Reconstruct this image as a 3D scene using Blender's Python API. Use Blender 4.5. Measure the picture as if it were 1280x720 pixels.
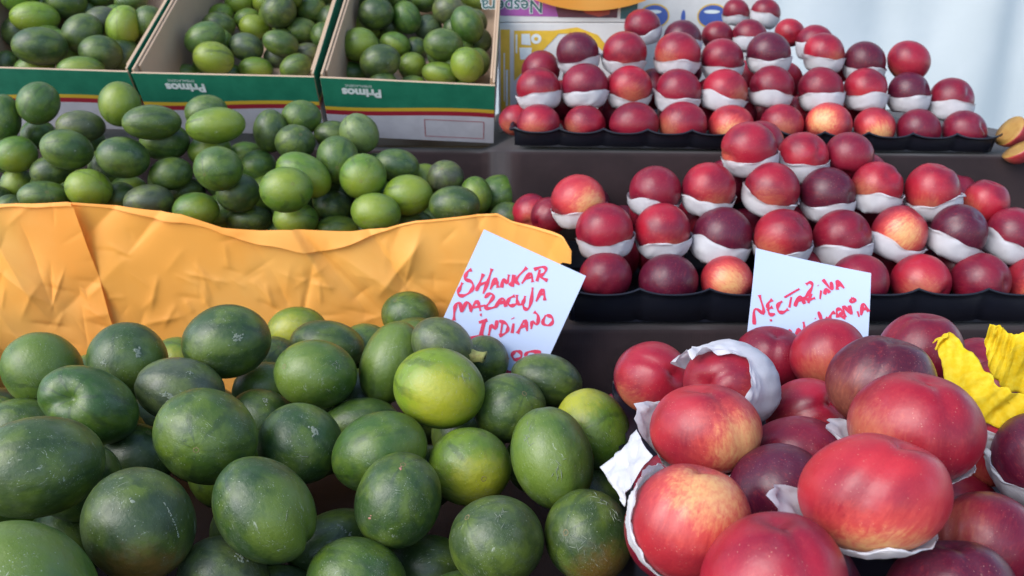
import bpy, math, random
import numpy as np
from mathutils import Vector, Quaternion, Matrix

# ------------------------------------------------------------------ camera, sky, sun, exposure
scene = bpy.context.scene
for o in list(bpy.data.objects):
    bpy.data.objects.remove(o)
cam_data = bpy.data.cameras.new('camera')
cam = bpy.data.objects.new('camera', cam_data)
scene.collection.objects.link(cam)
scene.camera = cam
cam.location = (0, 0, 1.35)
cam.rotation_euler = (math.radians(90 - 18), 0, 0)
cam_data.sensor_width = 36
cam_data.lens = 950 / 1280 * 36
cam_data.clip_start = 0.02
cam_data.clip_end = 500
cam_data.dof.use_dof = True
cam_data.dof.focus_distance = 0.60
cam_data.dof.aperture_fstop = 11.0

SUN_ELEV, SUN_AZ = math.radians(40), math.radians(-128)      # azimuth from +Y towards +X: behind the lens, to the left
world = bpy.data.worlds.new('World')
scene.world = world
world.use_nodes = True
wt = world.node_tree
wt.nodes.clear()
sky = wt.nodes.new('ShaderNodeTexSky')
sky.sky_type = 'NISHITA'
sky.sun_disc = False
sky.sun_elevation = SUN_ELEV
sky.sun_rotation = SUN_AZ
sky.air_density = 1.0
sky.dust_density = 1.0
bg = wt.nodes.new('ShaderNodeBackground')
bg.inputs['Strength'].default_value = 0.15
wo = wt.nodes.new('ShaderNodeOutputWorld')
wt.links.new(sky.outputs[0], bg.inputs['Color'])
wt.links.new(bg.outputs[0], wo.inputs['Surface'])
sun_data = bpy.data.lights.new('sun', 'SUN')
sun_data.energy = 1.4
sun_data.angle = math.radians(46)
sun_data.color = (1.0, 0.97, 0.94)
sun = bpy.data.objects.new('sun', sun_data)
scene.collection.objects.link(sun)
sd = Vector((math.sin(SUN_AZ) * math.cos(SUN_ELEV), math.cos(SUN_AZ) * math.cos(SUN_ELEV), math.sin(SUN_ELEV)))
sun.rotation_euler = (-sd).to_track_quat('-Z', 'Y').to_euler()
vs = scene.view_settings
vs.view_transform = 'Standard'
vs.look = 'None'
vs.exposure = 1.05
vs.gamma = 1.0
vs.use_curve_mapping = False

rnd = random.Random(11)
nrg = np.random.default_rng(5)
COL = scene.collection


# ------------------------------------------------------------------ helpers
def tag(o, label=None, cat=None, group=None, kind=None):
    if label: o['label'] = label
    if cat: o['category'] = cat
    if group: o['group'] = group
    if kind: o['kind'] = kind
    return o


def mesh_obj(name, verts, faces, mat=None, parent=None, smooth=True, mats=None, midx=None):
    me = bpy.data.meshes.new(name)
    verts = np.asarray(verts, dtype=np.float32).reshape(-1, 3)
    me.from_pydata(verts.tolist(), [], [tuple(int(i) for i in f) for f in faces])
    me.polygons.foreach_set('use_smooth', [smooth] * len(me.polygons))
    for m in (mats or ([mat] if mat else [])):
        me.materials.append(m)
    if midx is not None:
        me.polygons.foreach_set('material_index', midx)
    me.update()
    o = bpy.data.objects.new(name, me)
    COL.objects.link(o)
    if parent: o.parent = parent
    return o


def empty(name, loc=(0, 0, 0), rot=None):
    o = bpy.data.objects.new(name, None)
    COL.objects.link(o)
    o.location = loc
    o.empty_display_size = 0.05
    if rot: o.rotation_euler = rot
    return o


def box_geo(x0, x1, y0, y1, z0, z1):
    v = [(x0, y0, z0), (x1, y0, z0), (x1, y1, z0), (x0, y1, z0), (x0, y0, z1), (x1, y0, z1), (x1, y1, z1), (x0, y1, z1)]
    f = [(0, 3, 2, 1), (4, 5, 6, 7), (0, 1, 5, 4), (1, 2, 6, 5), (2, 3, 7, 6), (3, 0, 4, 7)]
    return v, f


def box(name, b, mat, parent=None, bevel=0.0):
    v, f = box_geo(*b)
    o = mesh_obj(name, v, f, mat, parent, smooth=False)
    if bevel:
        m = o.modifiers.new('bevel', 'BEVEL')
        m.width = bevel
        m.segments = 2
    return o


def grid_faces(nu, nv, wrap=False):
    F = []
    for j in range(nv - 1):
        for i in range(nu if wrap else nu - 1):
            i2 = (i + 1) % nu
            F.append((j * nu + i, j * nu + i2, (j + 1) * nu + i2, (j + 1) * nu + i))
    return F


def noise_fn(seed, n=6, freq=3.0, dim=3):
    g = np.random.default_rng(seed)
    K = g.normal(size=(n, dim)) * freq
    ph = g.uniform(0, 6.28, n)
    am = g.uniform(.4, 1, n)
    am /= am.sum()
    return lambda p: (np.sin(p @ K.T + ph) * am).sum(-1)


def crease_fn(seed, n=7, freq=10.0, warp=.35):
    """sharp folded-paper relief on a 2D sheet, roughly -0.5..0.5"""
    g = np.random.default_rng(seed)
    a = g.uniform(0, math.pi, n)
    K = np.stack([np.cos(a), np.sin(a)], 1) * (freq * g.uniform(.5, 1.6, n))[:, None]
    ph = g.uniform(0, 1, n)
    am = g.uniform(.3, 1, n)
    am /= am.sum()
    w = noise_fn(seed + 1, 5, freq * .8, 2)
    def fn(p):
        t = p @ K.T + ph + warp * w(p)[:, None]
        return ((np.abs(t - np.floor(t) - .5) * 2 - .5) * am).sum(-1)
    return fn


def fold_fn(seed, n, box_, length, width, amp, angle=(0, math.pi)):
    """crisp creases: finite fold lines, each a sharp crest or valley fading out along and across the line"""
    g = np.random.default_rng(seed)
    c = np.stack([g.uniform(box_[0], box_[1], n), g.uniform(box_[2], box_[3], n)], 1)
    a = g.uniform(angle[0], angle[1], n)
    d = np.stack([np.cos(a), np.sin(a)], 1)
    L = g.uniform(*length, n); W1 = g.uniform(*width, n); W2 = W1 * g.uniform(.3, 1.0, n)
    A_ = g.uniform(*amp, n) * g.choice([-1, 1], n)
    def fn(P_):
        h = np.zeros(len(P_))
        for k in range(n):
            v = P_ - c[k]
            al = v @ d[k]; ac = v[:, 0] * -d[k, 1] + v[:, 1] * d[k, 0]
            w_ = np.where(ac > 0, W1[k], W2[k])
            h += A_[k] * np.exp(-np.abs(ac) / w_) * np.exp(-(al / L[k]) ** 4)
        return h
    return fn


# ------------------------------------------------------------------ node materials
class Mat:
    def __init__(self, name):
        self.m = bpy.data.materials.new(name)
        self.m.use_nodes = True
        self.t = self.m.node_tree
        self.t.nodes.clear()
        self.out = self.t.nodes.new('ShaderNodeOutputMaterial')
        self.bsdf = self.n('ShaderNodeBsdfPrincipled')
        self.t.links.new(self.bsdf.outputs[0], self.out.inputs['Surface'])

    def n(self, typ, ins=None, **props):
        nd = self.t.nodes.new(typ)
        for k, v in props.items():
            setattr(nd, k, v)
        for k, v in (ins or {}).items():
            self.set(nd, k, v)
        return nd

    def set(self, nd, k, v):
        s = nd.inputs[k]
        if isinstance(v, bpy.types.NodeSocket):
            self.t.links.new(v, s)
        elif isinstance(v, bpy.types.Node):
            self.t.links.new(v.outputs[0], s)
        else:
            if hasattr(s, 'default_value'):
                dv = s.default_value
                if hasattr(dv, '__len__') and len(dv) == 4 and len(v) == 3:
                    v = (*v, 1)
                s.default_value = v

    def b(self, **k):
        for kk, v in k.items():
            self.set(self.bsdf, kk.replace('_', ' '), v)

    def math(self, op, a, b=0.0, c=0.0, clamp=False):
        nd = self.n('ShaderNodeMath', operation=op, use_clamp=clamp)
        self.set(nd, 0, a); self.set(nd, 1, b); self.set(nd, 2, c)
        return nd.outputs[0]

    def mix(self, fac, a, b, blend='MIX'):
        nd = self.n('ShaderNodeMix', data_type='RGBA', blend_type=blend)
        self.set(nd, 0, fac)
        self.set(nd, 6, a); self.set(nd, 7, b)
        return nd.outputs[2]

    def ramp(self, fac, lo, hi, a=0.0, b=1.0):
        nd = self.n('ShaderNodeMapRange', interpolation_type='SMOOTHSTEP')
        self.set(nd, 0, fac); self.set(nd, 1, lo); self.set(nd, 2, hi); self.set(nd, 3, a); self.set(nd, 4, b)
        return nd.outputs[0]

    def noise(self, vec, scale, detail=3.0, rough=.55, dist=0.0):
        nd = self.n('ShaderNodeTexNoise', {'Scale': scale, 'Detail': detail, 'Roughness': rough, 'Distortion': dist})
        self.set(nd, 'Vector', vec)
        return nd.outputs[0]

    def vmath(self, op, a, b=None):
        nd = self.n('ShaderNodeVectorMath', operation=op)
        self.set(nd, 0, a)
        if b is not None: self.set(nd, 1, b)
        return nd

    def bump(self, h, strength=.3, dist=.002):
        nd = self.n('ShaderNodeBump', {'Strength': strength, 'Distance': dist})
        self.set(nd, 'Height', h)
        self.b(Normal=nd.outputs[0])


def fruit_coords(M):
    """unit fruit coordinates (z = pole) and a per-fruit shifted copy for noise"""
    u = M.n('ShaderNodeAttribute', attribute_name='unit').outputs['Vector']
    oi = M.n('ShaderNodeObjectInfo')
    r = M.math('MULTIPLY', oi.outputs['Random'], 57.0)
    sh = M.vmath('ADD', u, r).outputs[0]
    return u, sh, oi


def melon_skin():
    M = Mat('melon_skin')
    u, sh, oi = fruit_coords(M)
    base = oi.outputs['Color']
    sx = M.n('ShaderNodeSeparateXYZ', {0: u})
    big = M.noise(sh, 1.5, 3, .5)
    med = M.noise(sh, 4.5, 4, .6, .3)
    # lighter, yellower patches and darker ones
    col = M.mix(M.ramp(big, .40, .66, 0, .7), base, M.mix(.55, base, (.18, .25, .02)))
    col = M.mix(M.ramp(med, .45, .75, 0, .6), col, M.mix(.6, col, (.018, .038, .014)))
    # long stripes from end to end
    phi = M.math('ARCTAN2', sx.outputs[1], sx.outputs[0])
    wob = M.math('MULTIPLY', M.math('SUBTRACT', M.noise(sh, 3.0, 3), .5), 2.6)
    st = M.math('SINE', M.math('ADD', M.math('MULTIPLY', phi, 7.0), wob))
    stm = M.ramp(st, .62, .97, 0, 1)
    stm = M.math('MULTIPLY', stm, M.ramp(M.noise(sh, 2.1, 2), .38, .58, .10, .65))
    col = M.mix(stm, col, M.mix(.72, col, (.013, .034, .011)))
    # resting spot, yellowed
    spot = M.n('ShaderNodeAttribute', attribute_name='spot', attribute_type='OBJECT').outputs['Vector']
    dt = M.vmath('DOT_PRODUCT', u, spot).outputs['Value']
    dt = M.math('ADD', dt, M.math('MULTIPLY', M.math('SUBTRACT', med, .5), .5))
    sp = M.ramp(dt, .45, 1.05, 0, 1)
    sc = M.n('ShaderNodeAttribute', attribute_name='spot_tint', attribute_type='OBJECT').outputs['Color']
    col = M.mix(sp, col, sc)
    # dull waxy bloom
    blm = M.ramp(M.noise(sh, 2.4, 5, .65), .45, .8, .0, .26)
    col = M.mix(blm, col, (.16, .19, .14))
    # pale specks, scuffs and scratches
    vor = M.n('ShaderNodeTexVoronoi', {'Scale': 13.0, 'Vector': sh, 'Randomness': 1.0})
    gate = M.ramp(M.noise(sh, 2.6, 2), .5, .62)
    spk = M.math('MULTIPLY', M.ramp(vor.outputs['Distance'], .17, .08), gate)
    mp = M.n('ShaderNodeMapping', {'Vector': sh, 'Scale': (3.0, 16.0, 2.2)})
    scr = M.noise(mp, 2.2, 6, .7, 1.2)
    scr = M.math('MULTIPLY', M.ramp(scr, .60, .66), M.ramp(M.noise(sh, 1.7, 2), .50, .58))
    fine = M.math('MULTIPLY', M.ramp(M.noise(sh, 38, 2), .64, .70), M.ramp(M.noise(sh, 1.9, 3), .48, .66, .05, .6))
    mk = M.math('MAXIMUM', M.math('MAXIMUM', M.math('MULTIPLY', spk, .75), M.math('MULTIPLY', scr, .75)), fine)
    col = M.mix(M.math('MULTIPLY', mk, .75), col, (.40, .44, .35))
    M.b(Base_Color=col, Roughness=M.ramp(med, .3, .8, .36, .50), Specular_IOR_Level=.55)
    h = M.math('ADD', M.math('MULTIPLY', M.noise(sh, 9, 4, .6), .6), M.math('MULTIPLY', M.noise(sh, 60, 2), .08))
    h = M.math('SUBTRACT', h, M.math('MULTIPLY', mk, .12))
    M.bump(h, .35, .0022)
    return M.m


def nectarine_skin():
    M = Mat('nectarine_skin')
    u, sh, oi = fruit_coords(M)
    base = oi.outputs['Color']
    sx = M.n('ShaderNodeSeparateXYZ', {0: u})
    big = M.noise(sh, .85, 2, .45, .3)
    mp = M.n('ShaderNodeMapping', {'Vector': sh, 'Scale': (5.0, 5.0, 1.3)})
    streak = M.noise(mp, 2.4, 5, .62, .4)
    fine = M.noise(sh, 22, 3, .6)
    col = M.mix(M.ramp(big, .36, .70, 0, .9), base, M.mix(.72, base, (.075, .004, .020)))
    col = M.mix(M.ramp(streak, .50, .78, 0, .35), col, M.mix(.6, col, (.50, .045, .045)))
    mp2 = M.n('ShaderNodeMapping', {'Vector': sh, 'Scale': (17.0, 17.0, 2.2)})
    st2 = M.noise(mp2, 2.0, 6, .68, .3)
    col = M.mix(M.ramp(st2, .54, .66, 0, .26), col, M.mix(.55, col, (.06, .003, .014)))
    col = M.mix(M.ramp(st2, .46, .36, 0, .22), col, M.mix(.5, col, (.52, .05, .05)))
    spot = M.n('ShaderNodeAttribute', attribute_name='spot', attribute_type='OBJECT').outputs['Vector']
    amt = M.n('ShaderNodeAttribute', attribute_name='blush', attribute_type='OBJECT').outputs['Fac']
    dt = M.vmath('DOT_PRODUCT', u, spot).outputs['Value']
    dt = M.math('ADD', dt, M.math('MULTIPLY', M.math('SUBTRACT', streak, .5), .55))
    dt = M.math('ADD', dt, M.math('MULTIPLY', M.math('SUBTRACT', fine, .5), .14))
    warm = M.ramp(dt, .30, .95)
    col = M.mix(M.math('MULTIPLY', M.math('MULTIPLY', warm, amt), 1.0), col, (.62, .085, .065))
    cream = M.math('MULTIPLY', M.ramp(dt, .68, 1.12), amt)
    col = M.mix(cream, col, (.72, .42, .16))
    # lenticels: tiny pale dots, and russet netting in the blush
    vor = M.n('ShaderNodeTexVoronoi', {'Scale': 15.0, 'Vector': sh, 'Randomness': 1.0})
    dots = M.math('MULTIPLY', M.ramp(vor.outputs['Distance'], .15, .08), M.ramp(M.noise(sh, 2.2, 2), .42, .62))
    col = M.mix(M.math('MULTIPLY', dots, .45), col, (.75, .42, .30))
    rus = M.math('MULTIPLY', M.ramp(M.noise(sh, 11, 6, .75, 1.5), .64, .72), M.ramp(dt, .55, 1.0))
    col = M.mix(M.math('MULTIPLY', rus, .45), col, (.36, .16, .05))
    # greyish bloom
    col = M.mix(M.ramp(M.noise(sh, 2.0, 5, .6), .5, .85, 0, .08), col, (.42, .26, .33))
    M.b(Base_Color=col, Roughness=M.ramp(M.noise(sh, 3.1, 3), .3, .75, .30, .46), Specular_IOR_Level=.43)
    M.bump(M.math('ADD', M.math('MULTIPLY', M.noise(sh, 5, 3), .5), M.math('MULTIPLY', M.noise(sh, 34, 3), .10)), .22, .002)
    return M.m


def simple(name, col, rough=.6, noise_scale=30, amt=.25, bump=.2, bdist=.001, spec=.5, dark=None):
    M = Mat(name)
    tc = M.n('ShaderNodeTexCoord').outputs['Object']
    n = M.noise(tc, noise_scale, 5, .6)
    c = M.mix(M.ramp(n, .3, .7, 0, amt), col, dark or tuple(x * .5 for x in col))
    M.b(Base_Color=c, Roughness=rough, Specular_IOR_Level=spec)
    if bump: M.bump(n, bump, bdist)
    return M.m


def sheet_mat(name, col, col2, transl, rough=.7, scale=18, bump=.4, fibre=True):
    """thin paper / plastic film: diffuse front plus light passing through"""
    M = Mat(name)
    tc = M.n('ShaderNodeTexCoord').outputs['Object']
    n = M.noise(tc, scale, 5, .6)
    c = M.mix(M.ramp(n, .35, .7), col, col2)
    M.b(Base_Color=c, Roughness=rough, Specular_IOR_Level=.3)
    wr = M.n('ShaderNodeTexNoise', {'Scale': scale * 1.6, 'Detail': 3.0, 'Vector': tc}, noise_type='RIDGED_MULTIFRACTAL')
    h = M.math('ADD', M.math('MULTIPLY', wr.outputs[0], .35), M.math('MULTIPLY', M.noise(tc, scale * 14, 2), .15))
    bm = M.n('ShaderNodeBump', {'Strength': bump, 'Distance': .002})
    M.set(bm, 'Height', h)
    M.b(Normal=bm.outputs[0])
    tr = M.n('ShaderNodeBsdfTranslucent')
    M.set(tr, 'Color', c); M.set(tr, 'Normal', bm.outputs[0])
    mx = M.n('ShaderNodeMixShader', {0: transl})
    M.t.links.new(M.bsdf.outputs[0], mx.inputs[1])
    M.t.links.new(tr.outputs[0], mx.inputs[2])
    M.t.links.new(mx.outputs[0], M.out.inputs['Surface'])
    return M.m


def cloth_mat():
    M = Mat('dark_cloth')
    tc = M.n('ShaderNodeTexCoord').outputs['Object']
    n = M.noise(tc, 9, 5, .6)
    c = M.mix(M.ramp(n, .3, .75), (.014, .0070, .0078), (.027, .0145, .0155))
    wv = M.n('ShaderNodeTexWave', {'Vector': tc, 'Scale': 160.0, 'Distortion': 1.0, 'Detail': 2.0})
    M.b(Base_Color=c, Roughness=.85, Specular_IOR_Level=.25, Sheen_Weight=.15)
    M.bump(M.math('ADD', n, M.math('MULTIPLY', wv.outputs[1], .08)), .5, .003)
    return M.m


def print_mat():
    """outside of the fruit boxes: green band, yellow and red waves, pale panel (object coordinates in metres)"""
    M = Mat('printed_carton')
    tc = M.n('ShaderNodeTexCoord').outputs['Object']
    s = M.n('ShaderNodeSeparateXYZ', {0: tc})
    x, z = s.outputs[0], s.outputs[2]
    wave = M.math('MULTIPLY', M.math('SINE', M.math('ADD', M.math('MULTIPLY', x, 14.0), 1.2)), .0045)
    h = M.math('ADD', z, wave)
    n = M.noise(tc, 25, 5, .6)
    scuff = M.ramp(M.noise(tc, 60, 6, .7, .6), .68, .74, 0, .5)
    green = M.mix(M.ramp(n, .3, .7), (.012, .150, .085), (.020, .195, .112))
    grey = M.mix(M.ramp(n, .3, .7), (.50, .48, .52), (.58, .56, .60))
    c = M.mix(M.ramp(h, .0515, .0520), grey, (.33, .018, .035))
    c = M.mix(M.ramp(h, .0605, .0610), c, (.62, .40, .035))
    c = M.mix(M.ramp(h, .0675, .0680), c, green)
    c = M.mix(scuff, c, (.45, .50, .46))
    M.b(Base_Color=c, Roughness=.45, Specular_IOR_Level=.45)
    M.bump(n, .15, .001)
    return M.m


MELON = melon_skin()
NECT = nectarine_skin()
TISSUE = sheet_mat('white_tissue', (.66, .66, .69), (.74, .74, .77), .30, .75, 45, .5)
ORANGE = sheet_mat('orange_paper', (1.0, .42, .070), (1.0, .48, .105), .24, .5, 7, .10)
YELLOW = sheet_mat('yellow_crepe', (.88, .64, .012), (.92, .74, .05), .35, .7, 200, .25)
TARP = sheet_mat('white_tarpaulin', (.66, .70, .69), (.74, .77, .76), .40, .5, 3, .25)
CLOTH = cloth_mat()
PRINT = print_mat()
KRAFT = simple('kraft_cardboard', (.47, .335, .225), .85, 14, .25, .25, .0008, .2, (.34, .25, .18))
BLACKPLA = simple('black_plastic', (.008, .009, .016), .38, 20, .3, .15, .001, .5, (.014, .015, .022))
CARD = simple('white_card', (.50, .585, .76), .55, 8, .12, .05, .0005, .3, (.46, .55, .73))
INK = simple('red_marker', (.66, .05, .105), .55, 90, .4, 0, .001, .3, (.50, .02, .05))
STEM = simple('dry_stem', (.30, .32, .10), .8, 200, .6, .4, .001, .3, (.16, .11, .05))
SCAR = simple('blossom_scar', (.26, .20, .10), .85, 300, .6, .5, .0008, .2, (.13, .09, .05))
PALE = simple('pale_scab', (.24, .27, .20), .8, 400, .5, .4, .0005, .3, (.15, .19, .13))
NICK = simple('pink_nick', (.42, .20, .15), .7, 400, .5, .4, .0005, .3)
WOOD = simple('stall_wood', (.24, .16, .09), .75, 12, .5, .3, .001, .3)
PAVE = simple('stone_paving', (.22, .21, .20), .85, 6, .4, .4, .003, .3)
INKW = simple('white_print', (.70, .74, .72), .5, 90, .3, 0)
INKR = simple('red_print', (.42, .03, .05), .5, 90, .3, 0)
INKG = simple('dark_green_print', (.03, .10, .10), .5, 90, .3, 0)
INKB = simple('blue_print', (.05, .10, .36), .5, 60, .3, 0)
INKY = simple('yellow_print', (.70, .42, .02), .5, 60, .3, 0)
PURP = simple('purple_print', (.33, .07, .30), .5, 30, .3, .1)
MAROON = simple('maroon_print', (.11, .02, .035), .5, 40, .5, 0)
REDFR = simple('fruit_red_print', (.42, .06, .03), .5, 40, .5, 0)
CREAM = simple('pale_carton', (.62, .60, .57), .6, 20, .2, .1, .001, .3)
FLESH = simple('nectarine_flesh', (.42, .25, .06), .5, 60, .6, .4, .002, .4, (.30, .12, .03))


# ------------------------------------------------------------------ ground and stall
ground = mesh_obj('pavement', [(-60, -60, 0), (60, -60, 0), (60, 60, 0), (-60, 60, 0)], [(0, 1, 2, 3)], PAVE, smooth=False)
tag(ground, kind='structure')

stand = empty('stepped_market_stand', (0, .8, 0))
tag(stand, 'stepped market stand carrying the fruit under dark cloth', 'market stand')


def stand_part(name, b, bevel=.004):
    v = list(b)
    v[2] -= .8; v[3] -= .8
    return box(name, v, WOOD, stand, bevel)


stand_part('shelf', (-1.05, .80, .262, .87, .835, .858))
stand_part('shelf', (-1.05, .0, 1.05, 1.42, .99, 1.015))
stand_part('shelf', (.045, .80, .90, 1.15, .98, .999))
stand_part('shelf', (-1.05, .95, 1.40, 2.0, 1.145, 1.168))
stand_part('front_board', (-1.05, .80, .240, .260, .80, 1.0))
for lx in (-1.03, -.1, .76):
    for ly in (.30, 1.12, 1.94):
        stand_part('leg', (lx - .02, lx + .02, ly - .02, ly + .02, 0.0, .834 if ly < 1 else (.989 if ly < 1.5 else 1.144)))


def drape(name, x0, x1, yf0, yf1, yb, zt0, zbot, seed, label, n=90):
    """cloth lying on a step and hanging down its front; front edge runs from (x0,yf0) to (x1,yf1)"""
    prof = []
    for t in np.linspace(0, 1, 14): prof.append((1 - t, 0.0, 0))          # along the top, back to front
    for a in np.linspace(0.2, math.pi / 2, 5): prof.append((None, a, 0))
    for t in np.linspace(.06, 1, 16): prof.append((None, None, t))
    w1 = noise_fn(seed, 8, 14, 2)
    w2 = noise_fn(seed + 1, 8, 34, 2)
    cr = crease_fn(seed + 2, 7, 7)
    V = []
    xs = np.linspace(x0, x1, n)
    cf = fold_fn(seed + 5, int(70 * (x1 - x0)), (x0, x1, .85, 1.2), (.03, .12), (.006, .03), (.001, .005), (.6, 2.5))
    ztops = np.array([zt0(x) if callable(zt0) else zt0 for x in xs])
    for (t, a, h) in prof:
        if a is None and t is None:
            cfv = cf(np.stack([xs, ztops - .006 - (ztops - .006 - zbot) * h], 1))
        for ix, x in enumerate(xs):
            k = (x - x0) / (x1 - x0)
            yf = yf0 + (yf1 - yf0) * k if not callable(yf0) else yf0(x)
            ztop = zt0(x) if callable(zt0) else zt0
            r = .006
            if t is not None:
                y, z = yf + r + (yb - yf - r) * t, ztop
                d = cr(np.array([[x, y]]))[0]
                z += .0025 * (d + .5)
            elif a is not None:
                y, z = yf + r - r * math.sin(a), ztop - r + r * math.cos(a)
                z += .001
            else:
                z = ztop - r - (ztop - r - zbot) * h
                p = np.array([[x, z * .35]])
                y = yf - h * .012 - .010 * h ** .5 * (w1(p)[0] + .8) * 1.0 - .003 * w2(p)[0] - .005 * (cr(np.array([[x, z]]))[0] + .3) - max(0, cfv[ix]) * min(1, h * 5)
            V.append((x, y, z))
    o = mesh_obj(name, V, grid_faces(n, len(prof)), CLOTH)
    tag(o, label, 'cloth', 'dark cloths over the steps of the stand')
    return o


drape('dark_cloth', -1.06, .81, .262, .262, 1.075, .862, .858, 21, 'dark cloth lying under the front heaps of fruit')
drape('dark_cloth', -1.06, .04, 1.045, 1.045, 1.43, 1.022, .872, 31, 'dark cloth on the step under the middle heap of melons')
drape('dark_cloth', .04, .81, .885, .885, 1.145, 1.005, .872, 41, 'dark cloth hanging below the middle nectarine tray')
def back_edge(x):
    return float(np.interp(x, [-1.06, -.32, -.045, .0, .98], [1.352, 1.343, 1.338, 1.168, 1.160]))


drape('dark_cloth', -1.06, .98, back_edge, 0, 2.02, lambda x: float(np.interp(x, [-1, -.05, 0, .9], [1.178, 1.162, 1.188, 1.180])), 1.010, 51, 'dark cloth hanging below the boxes and the back tray', 200)

# box under the front nectarines
crate = empty('black_plastic_crate', (.32, .52, .862))
tag(crate, 'black plastic crate raising the front nectarines', 'crate')
box('bottom', (-.215, .215, -.235, .20, .135, .142), BLACKPLA, crate)
box('side_panel', (-.222, -.216, -.235, .20, .003, .134), BLACKPLA, crate, .001)
box('side_panel', (.216, .222, -.235, .20, .003, .150), BLACKPLA, crate, .001)
box('end_panel', (-.215, .215, -.242, -.236, .003, .165), BLACKPLA, crate, .001)
box('end_panel', (-.215, .215, .201, .207, .003, .150), BLACKPLA, crate, .001)

# backdrop
V = []
nx, nz = 220, 40
fo = noise_fn(77, 9, 5.0, 2)
cr = crease_fn(78, 6, 2.2)
tf = fold_fn(79, 40, (-2.6, 2.8, .5, 2.6), (.3, 1.2), (.04, .14), (.003, .014), (1.35, 1.8))
for k in range(nz):
    z = .02 + 3.0 * k / (nz - 1)
    for i in range(nx):
        x = -2.6 + 5.4 * i / (nx - 1)
        p = np.array([[x * 1.6, z * .25]])
        y = 2.55 + .05 * fo(p)[0] + .03 * abs(math.sin(x * 9 + 1.5 * fo(p)[0])) ** 3 + .02 * cr(np.array([[x, z]]))[0] + tf(np.array([[x, z]]))[0]
        V.append((x, y, z))
tarp = mesh_obj('tarpaulin', V, grid_faces(nx, nz), TARP)
tag(tarp, 'pale bluish-white tarpaulin hanging behind the stall', 'tarpaulin')


# ------------------------------------------------------------------ fruit
SCARS={
'dark melon with two pale scar patches, below the orange paper seam':[((-0.15,0.27,0.95),0.16,'patch'),((-0.17,-0.53,0.83),0.13,'patch')],
'big dark speckled melon perched highest against the orange paper':[((-0.21,-0.06,0.97),0.16,'patch')],
'dusty grey-green speckled melon behind the large smooth round one':[((0.26,0.25,0.93),0.18,'patch'),((-0.1,-0.53,0.84),0.1,'patch')],
'large smooth round melon atop the left of the front heap':[((0.27,0.32,0.91),0.06,'net')],
'round dark melon with an orange-brown underside near the bottom left':[((0.26,0.5,0.83),0.34,'line'),((-0.37,0.1,0.92),0.05,'nick2'),((0.58,0.75,0.31),0.12,'line')],
'dark melon with a furrow and olive patch at its lower right':[((-0.3,-0.26,0.92),0.1,'line')],
'round dark green melon with pale scuffs, middle of the front heap':[((-0.13,-0.4,0.91),0.18,'patch'),((-0.18,0.25,0.95),0.12,'net')],
'striped bright green melon below the small ones at the paper':[((-0.45,-0.29,0.84),0.14,'net')],
'dark melon half hidden behind the large smooth round one':[((0.22,-0.57,0.79),0.14,'patch')],
'bright yellow-green melon on top of the front heap':[((-0.49,-0.45,0.74),0.12,'net')],
'upright dark melon with pinkish nicks, middle bottom of the front heap':[((-0.59,-0.2,0.78),0.05,'nick'),((0.52,-0.46,0.72),0.05,'nick')],
'large upright oval melon with a netted scratch':[((0.49,0.43,0.76),0.2,'net'),((-0.32,-0.01,0.95),0.2,'net')],
'round dark melon at the bottom middle, left of the scratched one':[((-0.08,-0.5,0.86),0.2,'net')],
'scratched dark melon at bottom beside the white tissue':[((0.5,-0.6,0.62),0.22,'net'),((0.08,-0.69,0.72),0.18,'net'),((-0.01,0.22,0.97),0.25,'net')],
'deeply shaded melon with a dotted scar line, bottom middle':[((-0.35,-0.09,0.93),0.5,'line')],
'speckled melon cut by the bottom edge, right of the orange-bottomed one':[((0,-0.58,0.81),0.16,'patch')],
}
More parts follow.
